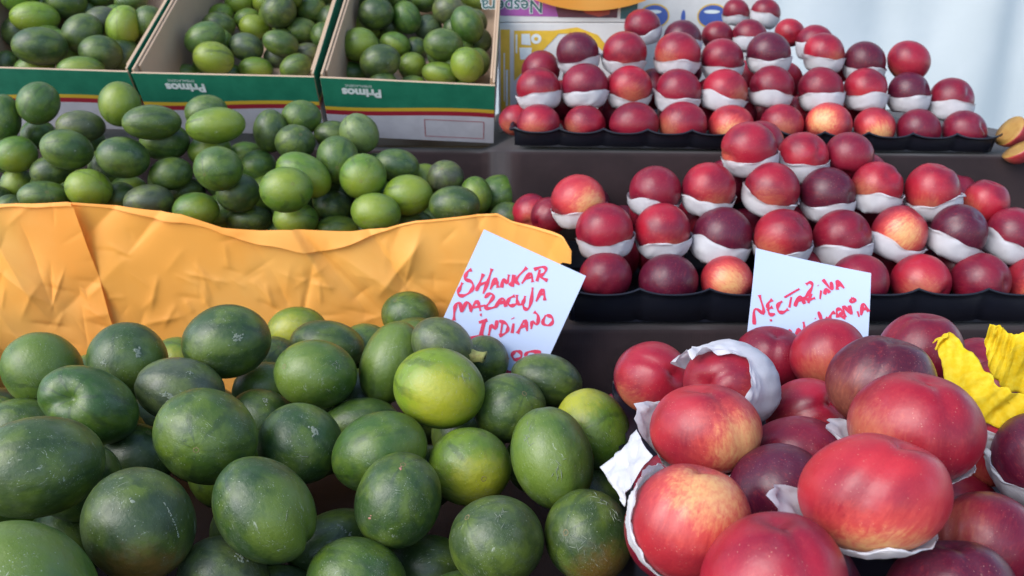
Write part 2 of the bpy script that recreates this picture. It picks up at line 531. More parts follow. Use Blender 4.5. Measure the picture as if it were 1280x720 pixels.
MELONS=[
('F','g',(-0.4797,0.7138,1.0303),(0.0402,0.0358,0.0369),(0.223,0.435,-0.369,0.790),(-0.41,0.14,0.9),1,(0.4,-0.31,0.87),'mid green melon at the left edge, resting against the orange paper'),
('F','d',(-0.3972,0.7241,1.0347),(0.0407,0.0381,0.0388),(0.741,0.328,0.462,-0.359),(0.89,-0.03,-0.45),0,(0,0,0),'dark melon with two pale scar patches, below the orange paper seam'),
('F','l',(-0.3992,0.8342,0.9811),(0.0349,0.0328,0.0334),(0.739,0.343,0.444,-0.372),(-0.24,0.66,0.71),1,(0.03,-0.15,0.99),'small light green melon half hidden left of the tilted big dark melon'),
('F','d',(-0.3036,0.7529,1.0453),(0.0454,0.0392,0.0407),(-0.168,0.101,-0.561,0.805),(0.96,-0.1,-0.25),0,(0,0,0),'big dark speckled melon perched highest against the orange paper'),
('F','g',(-0.3935,0.6398,1.0277),(0.0452,0.033,0.0358),(0.094,0.339,-0.433,0.830),(0.44,0.09,0.9),1,(0,0,0),'creased green melon with a sunken stem hollow, left side of the front heap'),
('F','k',(-0.3315,0.6921,1.0182),(0.0422,0.0323,0.0346),(-0.027,0.221,-0.503,0.835),(-1,0.07,-0.06),0,(0,0,0),'dusty grey-green speckled melon behind the large smooth round one'),
('F','l',(-0.5495,0.7221,0.9572),(0.0363,0.0283,0.0302),(0.734,0.224,0.501,-0.400),(0.93,0,0.36),0,(0.23,-0.3,0.93),'sliver of a green melon cut off at the left edge'),
('F','g',(-0.4758,0.665,0.9872),(0.0375,0.03,0.0318),(0.022,0.329,-0.435,0.838),(-0.9,0.07,0.43),0,(0,0,0),'bluish green melon behind the large oval one at the left edge'),
('F','d',(-0.3635,0.5124,1.0395),(0.0457,0.0385,0.0402),(-0.181,0.207,-0.486,0.830),(-0.97,-0.04,0.24),0,(0,0,0),'large dark oval melon lying on its side at the left edge'),
('F','g',(-0.2609,0.578,1.0293),(0.0442,0.0388,0.0401),(0.170,0.307,-0.425,0.835),(-0.02,0.35,0.94),1,(0,0,0),'large smooth round melon atop the left of the front heap'),
('F','d',(-0.2772,0.4843,1.0077),(0.0433,0.0378,0.0391),(0.822,0.318,0.371,-0.293),(0.99,0.01,0.17),0,(0.81,-0.5,0.3),'round dark melon with an orange-brown underside near the bottom left'),
('F','g',(-0.3132,0.4073,1.0119),(0.0497,0.0371,0.04),(0.214,0.372,-0.294,0.854),(-0.91,-0.13,-0.38),0,(0.63,-0.24,0.74),'big bright green melon filling the bottom left corner'),
('F','d',(-0.3661,0.6553,0.962),(0.035,0.0318,0.0326),(0.816,0.359,0.376,-0.252),(-0.4,0.68,0.61),1,(0,0,0),'shaded dark melon wedged between three larger ones at left'),
('F','d',(-0.1921,0.5084,1.0038),(0.0448,0.0347,0.0371),(0.291,0.310,-0.368,0.827),(-0.96,-0.06,-0.26),0,(-0.59,-0.21,0.78),'dark melon with a furrow and olive patch at its lower right'),
('F','d',(-0.195,0.6229,0.997),(0.039,0.0364,0.0371),(0.132,0.226,-0.459,0.849),(-0.96,0.2,0.18),0,(0,0,0),'round dark green melon with pale scuffs, middle of the front heap'),
('F','g',(-0.2031,0.7215,1.0214),(0.0427,0.0361,0.0377),(0.009,0.154,-0.525,0.837),(0.77,-0.06,0.63),1,(0.51,-0.01,0.86),'striped bright green melon below the small ones at the paper'),
('F','d',(-0.2129,0.8159,1.0148),(0.0433,0.0294,0.0326),(0.006,0.145,-0.542,0.827),(0.99,0.16,-0.05),0,(0,0,0),'dark melon behind the striped bright green one'),
('F','l',(-0.2758,0.9094,0.9967),(0.038,0.0314,0.033),(-0.112,0.089,-0.564,0.813),(-0.99,0.09,0.14),0,(0.27,0.02,0.96),'small striped green melon touching the orange paper, right of the perched one'),
('F','d',(-0.288,0.8419,0.9796),(0.0355,0.0339,0.0343),(0.066,0.220,-0.509,0.829),(0.01,-0.64,0.77),1,(0,0,0),'small dark melon tucked right of the perched dark melon'),
('F','g',(-0.2769,0.7797,0.9764),(0.0375,0.0313,0.0328),(-0.126,0.103,-0.533,0.831),(0.97,-0.24,0.01),0,(-0.25,-0.48,0.84),'green melon tucked under the perched dark melon'),
('F','d',(-0.2628,0.7204,0.969),(0.0373,0.0311,0.0326),(0.144,0.262,-0.457,0.838),(-0.93,-0.29,-0.21),0,(0,0,0),'dark melon half hidden behind the large smooth round one'),
('F','g',(-0.1373,0.9654,0.9972),(0.0389,0.0329,0.0343),(0.027,0.100,-0.566,0.818),(0.59,-0.51,0.62),1,(0,0,0),'small green melon touching the left edge of the tilted price card'),
('F','g',(-0.1806,0.8675,0.9866),(0.0353,0.0339,0.0343),(0.031,0.134,-0.541,0.830),(0.46,0.69,0.56),1,(0,0,0),'small bluish green melon peeping out at the orange paper'),
('F','d',(-0.124,0.9045,0.9824),(0.0381,0.0331,0.0343),(-0.022,0.061,-0.556,0.828),(-0.99,-0.07,0.08),0,(0,0,0),'thin sliver of melon beside the tilted price card'),
('F','g',(-0.1313,0.7609,1.0177),(0.0465,0.0328,0.036),(0.510,0.257,0.486,-0.661),(0.93,0.22,-0.28),0,(-0.3,-0.33,0.89),'upright oval green melon left of the yellow-green one'),
('F','k',(-0.0741,0.7511,1.0423),(0.0349,0.028,0.0296),(0.181,0.174,-0.530,0.810),(0.93,-0.15,0.33),0,(0,0,0),'dusty olive melon with a cut stem in front of the tilted price card'),
('F','d',(-0.0319,0.7971,1.0039),(0.029,0.0282,0.0284),(0.616,0.389,0.387,-0.565),(-0.05,-0.46,0.89),1,(0,0,0),'dark melon at the lower edge of the tilted price card'),
('F','y',(-0.0701,0.6663,1.0322),(0.0446,0.0388,0.0402),(0.092,0.113,-0.522,0.840),(-0.96,0.11,0.27),0,(-0.18,0.26,0.95),'bright yellow-green melon on top of the front heap'),
('F','g',(-0.1571,0.7109,0.9683),(0.0404,0.0293,0.0319),(-0.087,0.060,-0.514,0.851),(-0.98,-0.09,-0.2),0,(0,0,0),'smooth green melon low between the striped and the leaning ones'),
('F','d',(-0.1706,0.7803,0.9616),(0.0372,0.0337,0.0346),(0.674,0.343,0.405,-0.515),(0.97,-0.21,-0.14),0,(0,0,0),'dark shaded melon behind the upright oval one'),
('F','g',(-0.1196,0.609,0.9959),(0.0437,0.0359,0.0378),(-0.188,-0.013,-0.502,0.844),(-0.99,0.03,0.14),0,(-0.78,0.49,0.39),'leaning oval melon with a lime right end, below the yellow-green one'),
('F','d',(-0.0941,0.5443,0.9886),(0.0392,0.0357,0.0366),(0.539,0.223,0.420,-0.695),(-0.7,-0.18,0.69),1,(0,0,0),'upright dark melon with pinkish nicks, middle bottom of the front heap'),
('F','l',(-0.0389,0.6132,0.9785),(0.0382,0.0357,0.0363),(0.029,0.048,-0.489,0.871),(-0.36,0.27,0.9),1,(-0.35,0.47,0.81),'round lime-bellied melon showing its tan blossom scar'),
('F','d',(-0.0024,0.6841,1.0018),(0.0367,0.0347,0.0352),(0.001,0.002,-0.523,0.853),(-0.4,-0.41,0.82),1,(0,0,0),'very dark melon right of the bright yellow-green one'),
('F','d',(0.0363,0.7317,1.0103),(0.0387,0.0277,0.0302),(0.110,0.044,-0.536,0.836),(0.99,0.11,0.05),0,(0,0,0),'dark oval melon at the foot of the tilted price card'),
('F','l',(0.0774,0.6508,0.9959),(0.0405,0.0353,0.0365),(0.467,0.226,-0.460,0.721),(0.1,0.3,0.95),1,(0.9,0.09,0.43),'melon with lime shoulder beside the red nectarines'),
('F','g',(0.035,0.5867,1.0033),(0.045,0.0357,0.0379),(0.531,0.279,-0.410,0.687),(0.99,-0.12,0.03),0,(-0.01,0.32,0.95),'large upright oval melon with a netted scratch'),
('F','d',(-0.012,0.511,0.9733),(0.038,0.0349,0.0357),(0.012,0.017,-0.451,0.892),(0.64,-0.48,0.6),1,(0,0,0),'round dark melon at the bottom middle, left of the scratched one'),
('F','d',(0.0617,0.5247,0.9678),(0.0375,0.0357,0.0362),(0.507,0.214,-0.402,0.732),(0.25,0.42,0.87),1,(-0.92,0.02,0.39),'scratched dark melon at bottom beside the white tissue'),
('F','d',(-0.1574,0.5705,0.9263),(0.0413,0.0289,0.0317),(-0.197,0.021,-0.457,0.867),(0.99,-0.05,-0.15),0,(0,0,0),'deeply shaded melon with a dotted scar line, bottom middle'),
('F','g',(-0.1218,0.4962,0.9465),(0.0399,0.0331,0.0347),(0.076,0.139,-0.413,0.897),(-0.95,0.17,0.25),0,(0,0,0),'melon cut by the bottom edge below the shaded one'),
('F','k',(-0.224,0.4935,0.9509),(0.0368,0.0308,0.0322),(0.168,0.260,-0.368,0.877),(-0.99,-0.12,0.01),0,(0,0,0),'speckled melon cut by the bottom edge, right of the orange-bottomed one'),
('F','d',(-0.193,0.524,0.9027),(0.0382,0.0296,0.0316),(0.046,0.170,-0.398,0.900),(0.95,0.29,-0.05),0,(0,0,0),'sliver of dark melon at the bottom edge'),
('F','d',(-0.0729,0.5512,0.9106),(0.0397,0.0321,0.0339),(0.019,0.066,-0.431,0.900),(0.95,0.25,0.18),0,(0,0,0),'shaded melon under the upright dark one at the bottom'),
('F','g',(-0.0366,0.501,0.918),(0.0378,0.0283,0.0305),(0.007,0.034,-0.416,0.909),(0.99,-0.16,-0.05),0,(0,0,0),'top of a melon just showing at the bottom edge'),
('F','d',(-0.392,0.5625,0.929),(0.0355,0.0293,0.0308),(0.806,0.263,0.411,-0.335),(0.99,0.1,-0.08),0,(0,0,0),'dark melon in the gap under the large oval one'),
('F','d',(0.0735,0.6147,0.9373),(0.0362,0.0332,0.034),(-0.049,-0.082,-0.465,0.880),(0.23,-0.62,0.75),1,(0,0,0),'small melon in the gap beside the white tissue'),
('X1','y',(-0.8953,1.5141,1.3919),(0.0417,0.029,0.0319),(0.197,-0.176,0.694,-0.670),(0.95,0.1,-0.28),0,(0.39,0.46,0.8),'yellowish green melon, leftmost in the back row of the left box'),
('X1','d',(-0.8383,1.4164,1.341),(0.0447,0.0329,0.0356),(0.213,-0.160,0.687,-0.676),(0.99,-0.01,-0.12),0,(0,0,0),'dark green melon, second from left in the middle row of the left box'),
('X1','d',(-0.8629,1.5678,1.4211),(0.0388,0.0308,0.0327),(0.233,-0.115,0.712,-0.653),(0.94,0.07,0.34),0,(0,0,0),'dark green melon, second from left in the back row of the left box'),
('X1','d',(-0.7939,1.481,1.3631),(0.0395,0.0324,0.0341),(0.407,0.088,0.704,-0.575),(-0.97,0.06,-0.23),0,(0,0,0),'dark green melon, third from left in the middle row of the left box'),
('X1','k',(-0.7863,1.5395,1.3854),(0.0353,0.0265,0.0285),(0.301,-0.019,0.714,-0.632),(1,-0.04,0.07),0,(0,0,0),'grey-green melon, third from left in the back row of the left box'),
('X1','y',(-0.729,1.5067,1.3761),(0.0403,0.0295,0.032),(0.493,0.229,0.675,-0.500),(-0.52,-0.56,0.64),1,(-0.07,0.3,0.95),'yellowish green melon, fifth from left in the back row of the left box'),
('X1','d',(-0.7501,1.4511,1.3296),(0.0367,0.0314,0.0327),(-0.171,0.163,-0.684,0.691),(-0.98,0.04,0.19),0,(0,0,0),'dark green melon, rightmost in the middle row of the left box'),
('X1','l',(-0.8707,1.4412,1.3019),(0.0341,0.0236,0.026),(0.261,-0.118,0.687,-0.668),(0.97,0.23,-0.11),0,(-0.08,0.11,0.99),'light green melon, left one in the front row of the left box'),
('X1','l',(-0.7648,1.4018,1.3019),(0.0383,0.0234,0.0266),(-0.188,0.162,-0.677,0.693),(0.98,-0.02,0.22),0,(0.07,-0.05,1),'light green melon, right one in the front row of the left box'),
('X1','g',(-0.8244,1.6332,1.4361),(0.0292,0.0207,0.0226),(0.257,-0.062,0.721,-0.641),(0.92,-0.24,0.3),0,(0,0,0),'mid green melon, fourth from left in the back row of the left box'),
('X1','g',(-0.7599,1.6195,1.4264),(0.0321,0.0207,0.0232),(0.223,-0.079,0.718,-0.655),(-0.96,-0,0.28),0,(0,0,0),'mid green melon, rightmost in the back row of the left box'),
('X1','d',(-0.9493,1.4877,1.3109),(0.024,0.0202,0.0211),(0.499,0.142,0.685,-0.512),(-0.99,-0.14,-0.02),0,(0,0,0),'dark green melon, leftmost in the middle row of the left box'),
('X2','g',(-0.5672,1.477,1.3547),(0.0387,0.0284,0.0307),(0.282,0.031,0.707,-0.647),(0.87,0.13,-0.48),0,(0,0,0),'mid green melon, leftmost in the middle row of the middle box'),
('X2','d',(-0.5727,1.5682,1.3787),(0.0319,0.0253,0.0269),(0.148,-0.097,0.706,-0.685),(-0.96,0.08,-0.25),0,(0,0,0),'dark green melon, leftmost in the back row of the middle box'),
('X2','y',(-0.5952,1.6501,1.4018),(0.0259,0.0212,0.0223),(0.234,-0.002,0.717,-0.656),(-0.99,-0.03,0.15),0,(0.17,0.49,0.86),'yellowish green melon, second from left in the back row of the middle box'),
('X2','y',(-0.5393,1.4345,1.3202),(0.0355,0.0299,0.0312),(-0.069,0.182,-0.676,0.711),(0.99,0.12,0.12),0,(0.01,0.55,0.84),'yellowish green melon, second from left in the front row of the middle box'),
('X2','y',(-0.565,1.6796,1.4261),(0.0302,0.023,0.0247),(0.195,-0.028,0.722,-0.664),(0.95,-0.06,0.31),0,(-0.23,0.23,0.95),'yellowish green melon, third from left in the back row of the middle box'),
('X2','l',(-0.5376,1.636,1.3925),(0.0266,0.0209,0.0223),(0.197,-0.023,0.715,-0.670),(0.99,-0.06,0.09),0,(-0.35,0.23,0.91),'light green melon, fourth from left in the back row of the middle box'),
('X2','y',(-0.5098,1.5898,1.3761),(0.0294,0.0246,0.0257),(-0.073,0.146,-0.697,0.698),(-0.95,-0.11,0.3),0,(0.19,0.15,0.97),'yellowish green melon, fifth from left in the back row of the middle box'),
('X2','k',(-0.502,1.5067,1.339),(0.032,0.0267,0.028),(-0.043,0.181,-0.681,0.708),(0.98,0.11,0.17),0,(0,0,0),'grey-green melon, second from left in the middle row of the middle box'),
('X2','d',(-0.4484,1.5517,1.4045),(0.0348,0.0309,0.0319),(0.272,0.086,0.714,-0.640),(0.31,-0.24,0.92),1,(0,0,0),'dark green melon, seventh from left in the back row of the middle box'),
('X2','g',(-0.4346,1.501,1.3462),(0.0337,0.0235,0.0259),(-0.013,0.184,-0.682,0.708),(1,0,0.08),0,(0,0,0),'mid green melon, fourth from left in the middle row of the middle box'),
('X2','g',(-0.4136,1.5774,1.3699),(0.0317,0.024,0.0258),(0.099,-0.082,0.707,-0.696),(0.98,-0.04,-0.18),0,(0,0,0),'mid green melon, eighth from left in the back row of the middle box'),
('X2','g',(-0.4024,1.621,1.41),(0.031,0.0257,0.027),(0.118,-0.052,0.718,-0.684),(0.3,0.43,0.85),1,(0,0,0),'mid green melon, rightmost in the back row of the middle box'),
('X2','k',(-0.4523,1.5326,1.3211),(0.0269,0.022,0.0231),(0.178,-0.024,0.700,-0.691),(0.98,0.17,0.07),0,(0,0,0),'grey-green melon, third from left in the middle row of the middle box'),
('X2','g',(-0.4051,1.4836,1.3034),(0.0311,0.024,0.0256),(0.229,0.040,0.695,-0.680),(0.98,-0.2,0.06),0,(0,0,0),'mid green melon, rightmost in the front row of the middle box'),
('X2','k',(-0.3982,1.5458,1.3257),(0.0265,0.0218,0.0229),(0.160,-0.018,0.701,-0.694),(0.91,0.16,0.38),0,(0,0,0),'grey-green melon, rightmost in the middle row of the middle box'),
('X2','l',(-0.4813,1.4863,1.3004),(0.0311,0.0219,0.024),(-0.089,0.131,-0.683,0.713),(0.85,0.06,0.52),0,(-0.24,0.28,0.93),'light green melon, fourth from left in the front row of the middle box'),
('X2','g',(-0.5355,1.4879,1.2915),(0.0284,0.0191,0.0212),(-0.130,0.113,-0.685,0.708),(-1,-0.02,-0.04),0,(0,0,0),'mid green melon, third from left in the front row of the middle box'),
('X2','l',(-0.6133,1.4858,1.2903),(0.0291,0.019,0.0212),(-0.147,0.128,-0.682,0.705),(0.98,0.11,-0.16),0,(0.01,0.46,0.89),'light green melon, leftmost in the front row of the middle box'),
('X2','y',(-0.5154,1.686,1.4279),(0.0251,0.0224,0.0231),(0.339,0.154,0.706,-0.603),(0.98,-0.12,0.13),0,(0.66,0.03,0.75),'yellowish green melon, sixth from left in the back row of the middle box'),
('X3','l',(-0.2826,1.4759,1.3434),(0.0351,0.0308,0.0318),(0.151,0.018,0.705,-0.692),(-0.93,-0.07,0.36),0,(-0.36,0.37,0.86),'light green melon, leftmost in the middle row of the right box'),
('X3','y',(-0.2872,1.5841,1.3745),(0.0322,0.0257,0.0272),(0.030,-0.097,0.706,-0.701),(0.95,0.06,-0.29),0,(0.31,0.45,0.84),'yellowish green melon, leftmost in the back row of the right box'),
('X3','d',(-0.26,1.5438,1.3999),(0.0349,0.03,0.0312),(0.131,0.016,0.718,-0.683),(-0.78,-0.02,0.62),1,(0,0,0),'dark green melon, second from left in the back row of the right box'),
('X3','g',(-0.2061,1.574,1.3936),(0.0321,0.0281,0.0291),(0.364,0.451,-0.557,0.595),(-0.94,-0.2,-0.26),0,(0,0,0),'mid green melon, third from left in the back row of the right box'),
('X3','g',(-0.181,1.669,1.4287),(0.0309,0.0232,0.025),(0.015,-0.062,0.721,-0.690),(-0.98,-0.12,-0.17),0,(0,0,0),'mid green melon, fourth from left in the back row of the right box'),
('X3','k',(-0.1681,1.6071,1.3749),(0.0287,0.0257,0.0264),(0.093,0.021,0.712,-0.695),(0.58,-0.07,0.81),1,(0,0,0),'grey-green melon, fifth from left in the back row of the right box'),
('X3','k',(-0.1264,1.5979,1.4091),(0.0316,0.0281,0.029),(0.073,0.019,0.720,-0.690),(-0.42,-0.2,0.88),1,(0,0,0),'grey-green melon, sixth from left in the back row of the right box'),
('X3','g',(-0.085,1.5256,1.3793),(0.036,0.0302,0.0316),(0.333,0.374,-0.608,0.616),(-0.94,-0.07,-0.34),0,(0,0,0),'mid green melon, seventh from left in the back row of the right box'),
('X3','l',(-0.2234,1.5268,1.3447),(0.0298,0.0222,0.024),(0.035,0.137,-0.693,0.707),(0.95,-0.3,-0.14),0,(0.09,0.52,0.85),'light green melon, second from left in the middle row of the right box'),
('X3','d',(-0.2377,1.4277,1.3148),(0.0373,0.0301,0.0318),(-0.150,-0.032,-0.698,0.700),(-0.98,0.07,-0.19),0,(0,0,0),'dark green melon, second from left in the front row of the right box'),
('X3','g',(-0.1273,1.4759,1.3434),(0.0368,0.0296,0.0313),(-0.028,0.032,-0.705,0.708),(0.98,-0.02,0.21),0,(0,0,0),'mid green melon, rightmost in the middle row of the right box'),
('X3','y',(-0.0817,1.4435,1.3088),(0.0322,0.0306,0.031),(0.357,0.380,-0.584,0.622),(0.14,-0.8,0.59),1,(-0.31,0.65,0.7),'yellowish green melon, rightmost in the front row of the right box'),
('X3','l',(-0.1907,1.5091,1.3055),(0.0273,0.0248,0.0254),(-0.113,-0.023,-0.696,0.708),(0.63,0.01,0.78),1,(-0.46,0.01,0.89),'light green melon, third from left in the front row of the right box'),
('X3','l',(-0.1321,1.4643,1.2926),(0.0354,0.0215,0.0245),(0.006,0.068,-0.690,0.721),(-0.99,0.13,-0.02),0,(0.46,0.55,0.7),'light green melon, fifth from left in the front row of the right box'),
('X3','l',(-0.1854,1.4672,1.2692),(0.0287,0.0205,0.0224),(-0.062,0.028,-0.687,0.724),(-0.98,0.12,0.15),0,(-0.18,0.01,0.98),'light green melon, fourth from left in the front row of the right box'),
('X3','g',(-0.0867,1.4649,1.2621),(0.0303,0.0191,0.0216),(0.003,0.043,-0.684,0.728),(1,-0.01,-0.04),0,(0,0,0),'mid green melon, sixth from left in the front row of the right box'),
('X3','g',(-0.2997,1.4855,1.2917),(0.0306,0.022,0.024),(-0.007,0.131,-0.681,0.721),(-0.95,-0.31,-0.02),0,(0,0,0),'mid green melon, leftmost in the front row of the right box'),
('X3','l',(-0.0798,1.6864,1.4292),(0.028,0.0206,0.0223),(0.027,-0.006,0.723,-0.690),(0.95,0.05,0.32),0,(0.24,-0.28,0.93),'light green melon, rightmost in the back row of the right box'),
('X3','d',(-0.1892,1.5569,1.3341),(0.0251,0.0237,0.0241),(0.178,0.092,0.697,-0.688),(0.58,0.29,0.76),1,(0,0,0),'dark green melon, third from left in the middle row of the right box'),
('H','g',(-0.7327,1.2066,1.2586),(0.0339,0.0294,0.0305),(0.505,0.149,0.667,-0.526),(-0.99,0.08,0.09),0,(0,0,0),'mid green melon, second from left in the back row of the middle heap'),
('H','g',(-0.7856,1.197,1.2364),(0.0367,0.0245,0.0272),(0.607,0.259,0.627,-0.414),(0.89,-0.23,0.39),0,(0,0,0),'mid green melon, leftmost in the back row of the middle heap'),
('H','k',(-0.6682,1.1974,1.2242),(0.0345,0.0244,0.0267),(-0.181,0.174,-0.651,0.716),(0.89,-0.05,0.46),0,(0,0,0),'grey-green melon, third from left in the back row of the middle heap'),
('H','l',(-0.6061,1.2055,1.2574),(0.0345,0.0302,0.0312),(0.447,0.616,-0.295,0.578),(0.93,-0.17,0.32),0,(0.14,0.19,0.97),'light green melon, fourth from left in the back row of the middle heap'),
('H','g',(-0.5286,1.1365,1.2364),(0.0404,0.0253,0.0287),(-0.160,0.145,-0.659,0.721),(0.96,-0.15,0.21),0,(0,0,0),'mid green melon, fifth from left in the back row of the middle heap'),
('H','g',(-0.4833,1.2291,1.2433),(0.0332,0.0269,0.0284),(-0.201,0.066,-0.675,0.707),(0.99,-0.1,-0.01),0,(0,0,0),'mid green melon, sixth from left in the back row of the middle heap'),
('H','l',(-0.441,1.1516,1.2302),(0.0425,0.0267,0.0302),(-0.167,0.092,-0.666,0.721),(-0.97,0.07,0.22),0,(-0.37,-0.15,0.91),'light green melon, seventh from left in the back row of the middle heap'),
('H','d',(-0.3791,1.2101,1.2155),(0.0334,0.0262,0.0279),(0.561,0.350,0.570,-0.488),(0.98,-0.05,0.2),0,(0,0,0),'dark green melon, eighth from left in the back row of the middle heap'),
('H','g',(-0.3369,1.2416,1.2335),(0.0321,0.0275,0.0286),(-0.124,0.065,-0.671,0.728),(0.55,0.48,0.69),1,(0,0,0),'mid green melon, ninth from left in the back row of the middle heap'),
('H','d',(-0.2851,1.2361,1.2063),(0.0323,0.0228,0.025),(-0.032,0.122,-0.655,0.745),(-0.96,0.12,-0.25),0,(0,0,0),'dark green melon, tenth from left in the back row of the middle heap'),
('H','p',(-0.2367,1.1934,1.2137),(0.0322,0.0297,0.0303),(0.269,0.357,-0.563,0.695),(0.99,-0.16,-0.01),0,(0,0,0),'pale green melon, rightmost in the back row of the middle heap'),
('H','g',(-0.7718,1.2554,1.2058),(0.0259,0.0236,0.0242),(0.324,-0.066,0.669,-0.666),(-0.37,-0.6,0.71),1,(0,0,0),'mid green melon, second from left in the second row of the middle heap'),
('H','g',(-0.6813,1.2379,1.1932),(0.0264,0.0241,0.0246),(0.464,0.113,0.657,-0.583),(0.97,-0.22,-0.09),0,(0,0,0),'mid green melon, fourth from left in the second row of the middle heap'),
('H','g',(-0.6536,1.125,1.1983),(0.0351,0.0294,0.0307),(-0.087,0.265,-0.610,0.742),(0.93,0.02,0.37),0,(0,0,0),'mid green melon, third from left in the second row of the middle heap'),
('H','l',(-0.7527,1.1595,1.1864),(0.0303,0.0269,0.0277),(0.350,-0.059,0.662,-0.661),(1,0.1,-0.01),0,(0.03,0.45,0.89),'light green melon, leftmost in the second row of the middle heap'),
('H','d',(-0.5656,1.11,1.1888),(0.0359,0.0302,0.0316),(-0.105,0.214,-0.624,0.744),(-0.93,0.01,0.38),0,(0,0,0),'dark green melon, fifth from left in the second row of the middle heap'),
('H','g',(-0.533,1.1791,1.2032),(0.0358,0.029,0.0306),(-0.165,0.133,-0.653,0.727),(0.92,-0.07,0.38),0,(0,0,0),'mid green melon, sixth from left in the second row of the middle heap'),
('H','l',(-0.4699,1.1896,1.1896),(0.033,0.024,0.0261),(-0.235,0.038,-0.661,0.712),(-0.95,-0.09,-0.29),0,(0.16,0.27,0.95),'light green melon, seventh from left in the second row of the middle heap'),
('H','l',(-0.4288,1.229,1.1738),(0.0296,0.023,0.0246),(-0.152,0.087,-0.652,0.738),(-0.97,-0.03,-0.25),0,(0.29,0.4,0.87),'light green melon, eighth from left in the second row of the middle heap'),
('H','d',(-0.3344,1.1844,1.2013),(0.0308,0.028,0.0287),(-0.110,0.085,-0.658,0.740),(-0.3,-0.41,0.86),1,(0,0,0),'dark green melon, tenth from left in the second row of the middle heap'),
('H','g',(-0.3981,1.1941,1.1642),(0.0276,0.0246,0.0254),(-0.142,0.086,-0.648,0.743),(-0.91,-0.18,-0.38),0,(0,0,0),'mid green melon, ninth from left in the second row of the middle heap'),
('H','g',(-0.2582,1.1337,1.1818),(0.036,0.0317,0.0327),(0.418,0.474,-0.451,0.630),(-0.29,0.15,0.94),1,(0,0,0),'mid green melon, eleventh from left in the second row of the middle heap'),
('H','d',(-0.175,1.1558,1.17),(0.0347,0.0253,0.0275),(0.004,0.101,-0.643,0.759),(-0.99,0,0.13),0,(0,0,0),'dark green melon, twelfth from left in the second row of the middle heap'),
('H','l',(-0.1379,1.1956,1.1401),(0.0275,0.0271,0.0272),(-0.290,-0.174,-0.620,0.708),(-1,0.03,0.04),0,(-0.25,-0.3,0.92),'light green melon, rightmost in the second row of the middle heap'),
('H','l',(-0.7755,1.184,1.1364),(0.0268,0.0234,0.0243),(0.586,0.195,0.622,-0.481),(0.07,0.12,0.99),1,(0.22,-0.13,0.97),'light green melon, leftmost in the third row of the middle heap'),
('H','d',(-0.6983,1.154,1.1618),(0.0304,0.0239,0.0255),(-0.235,0.148,-0.639,0.717),(0.98,0.04,0.18),0,(0,0,0),'dark green melon, second from left in the third row of the middle heap'),
('H','g',(-0.5109,1.1366,1.161),(0.031,0.0246,0.0261),(-0.227,0.077,-0.647,0.723),(-1,-0.06,0.02),0,(0,0,0),'mid green melon, fourth from left in the third row of the middle heap'),
('H','g',(-0.4126,1.0674,1.1793),(0.0335,0.0312,0.0318),(-0.146,0.114,-0.643,0.743),(0.57,0.22,0.79),1,(0,0,0),'mid green melon, sixth from left in the third row of the middle heap'),
('H','d',(-0.5073,1.17,1.1286),(0.0295,0.0228,0.0244),(-0.166,0.122,-0.632,0.747),(-0.94,0.04,0.34),0,(0,0,0),'dark green melon, fifth from left in the third row of the middle heap'),
('H','l',(-0.5978,1.1721,1.1286),(0.0279,0.0237,0.0247),(-0.215,0.120,-0.635,0.733),(-0.96,0.14,-0.22),0,(-0.05,0.04,1),'light green melon, third from left in the third row of the middle heap'),
('H','d',(-0.4017,1.1044,1.1381),(0.0312,0.029,0.0295),(-0.223,0.034,-0.640,0.734),(-0.96,0.01,-0.27),0,(0,0,0),'dark green melon, seventh from left in the third row of the middle heap'),
('H','l',(-0.2997,1.0918,1.1662),(0.0418,0.03,0.0327),(0.115,0.264,-0.592,0.753),(0.96,0.27,0.05),0,(-0.73,0.09,0.67),'light green melon, ninth from left in the third row of the middle heap'),
('H','l',(-0.3093,1.0328,1.1563),(0.0359,0.0315,0.0325),(-0.145,0.064,-0.638,0.753),(-0.28,-0.21,0.94),1,(-0.01,-0.28,0.96),'light green melon, eighth from left in the third row of the middle heap'),
('H','l',(-0.2146,1.092,1.1638),(0.0342,0.0329,0.0332),(-0.216,-0.060,-0.643,0.732),(0.17,0.14,0.97),1,(0.17,0.31,0.94),'light green melon, tenth from left in the third row of the middle heap'),
('H','k',(-0.1019,1.162,1.1519),(0.0281,0.0255,0.0261),(-0.052,0.012,-0.645,0.762),(0.16,-0.51,0.85),1,(0,0,0),'grey-green melon, twelfth from left in the third row of the middle heap'),
('H','y',(-0.1508,1.09,1.1374),(0.0357,0.0299,0.0313),(-0.061,0.037,-0.635,0.769),(0.97,-0.02,-0.26),0,(-0.47,-0.35,0.81),'yellowish green melon, eleventh from left in the third row of the middle heap'),
('H','l',(-0.055,1.1491,1.1256),(0.0294,0.0247,0.0258),(0.487,0.425,-0.473,0.598),(-0.97,-0.22,-0.14),0,(-0.19,0.2,0.96),'light green melon, rightmost in the third row of the middle heap'),
('H','d',(-0.7878,1.1438,1.1152),(0.0263,0.0231,0.0239),(0.598,0.189,0.617,-0.475),(0.81,-0.09,0.59),1,(0,0,0),'dark green melon, leftmost in the front row of the middle heap'),
('H','d',(-0.7509,1.1197,1.1083),(0.0251,0.0236,0.024),(-0.383,0.043,-0.640,0.664),(0.92,0.2,0.34),0,(0,0,0),'dark green melon, second from left in the front row of the middle heap'),
('H','g',(-0.6766,1.0875,1.1355),(0.0345,0.0231,0.0257),(-0.157,0.221,-0.607,0.747),(-0.09,-0.3,0.95),1,(0,0,0),'mid green melon, third from left in the front row of the middle heap'),
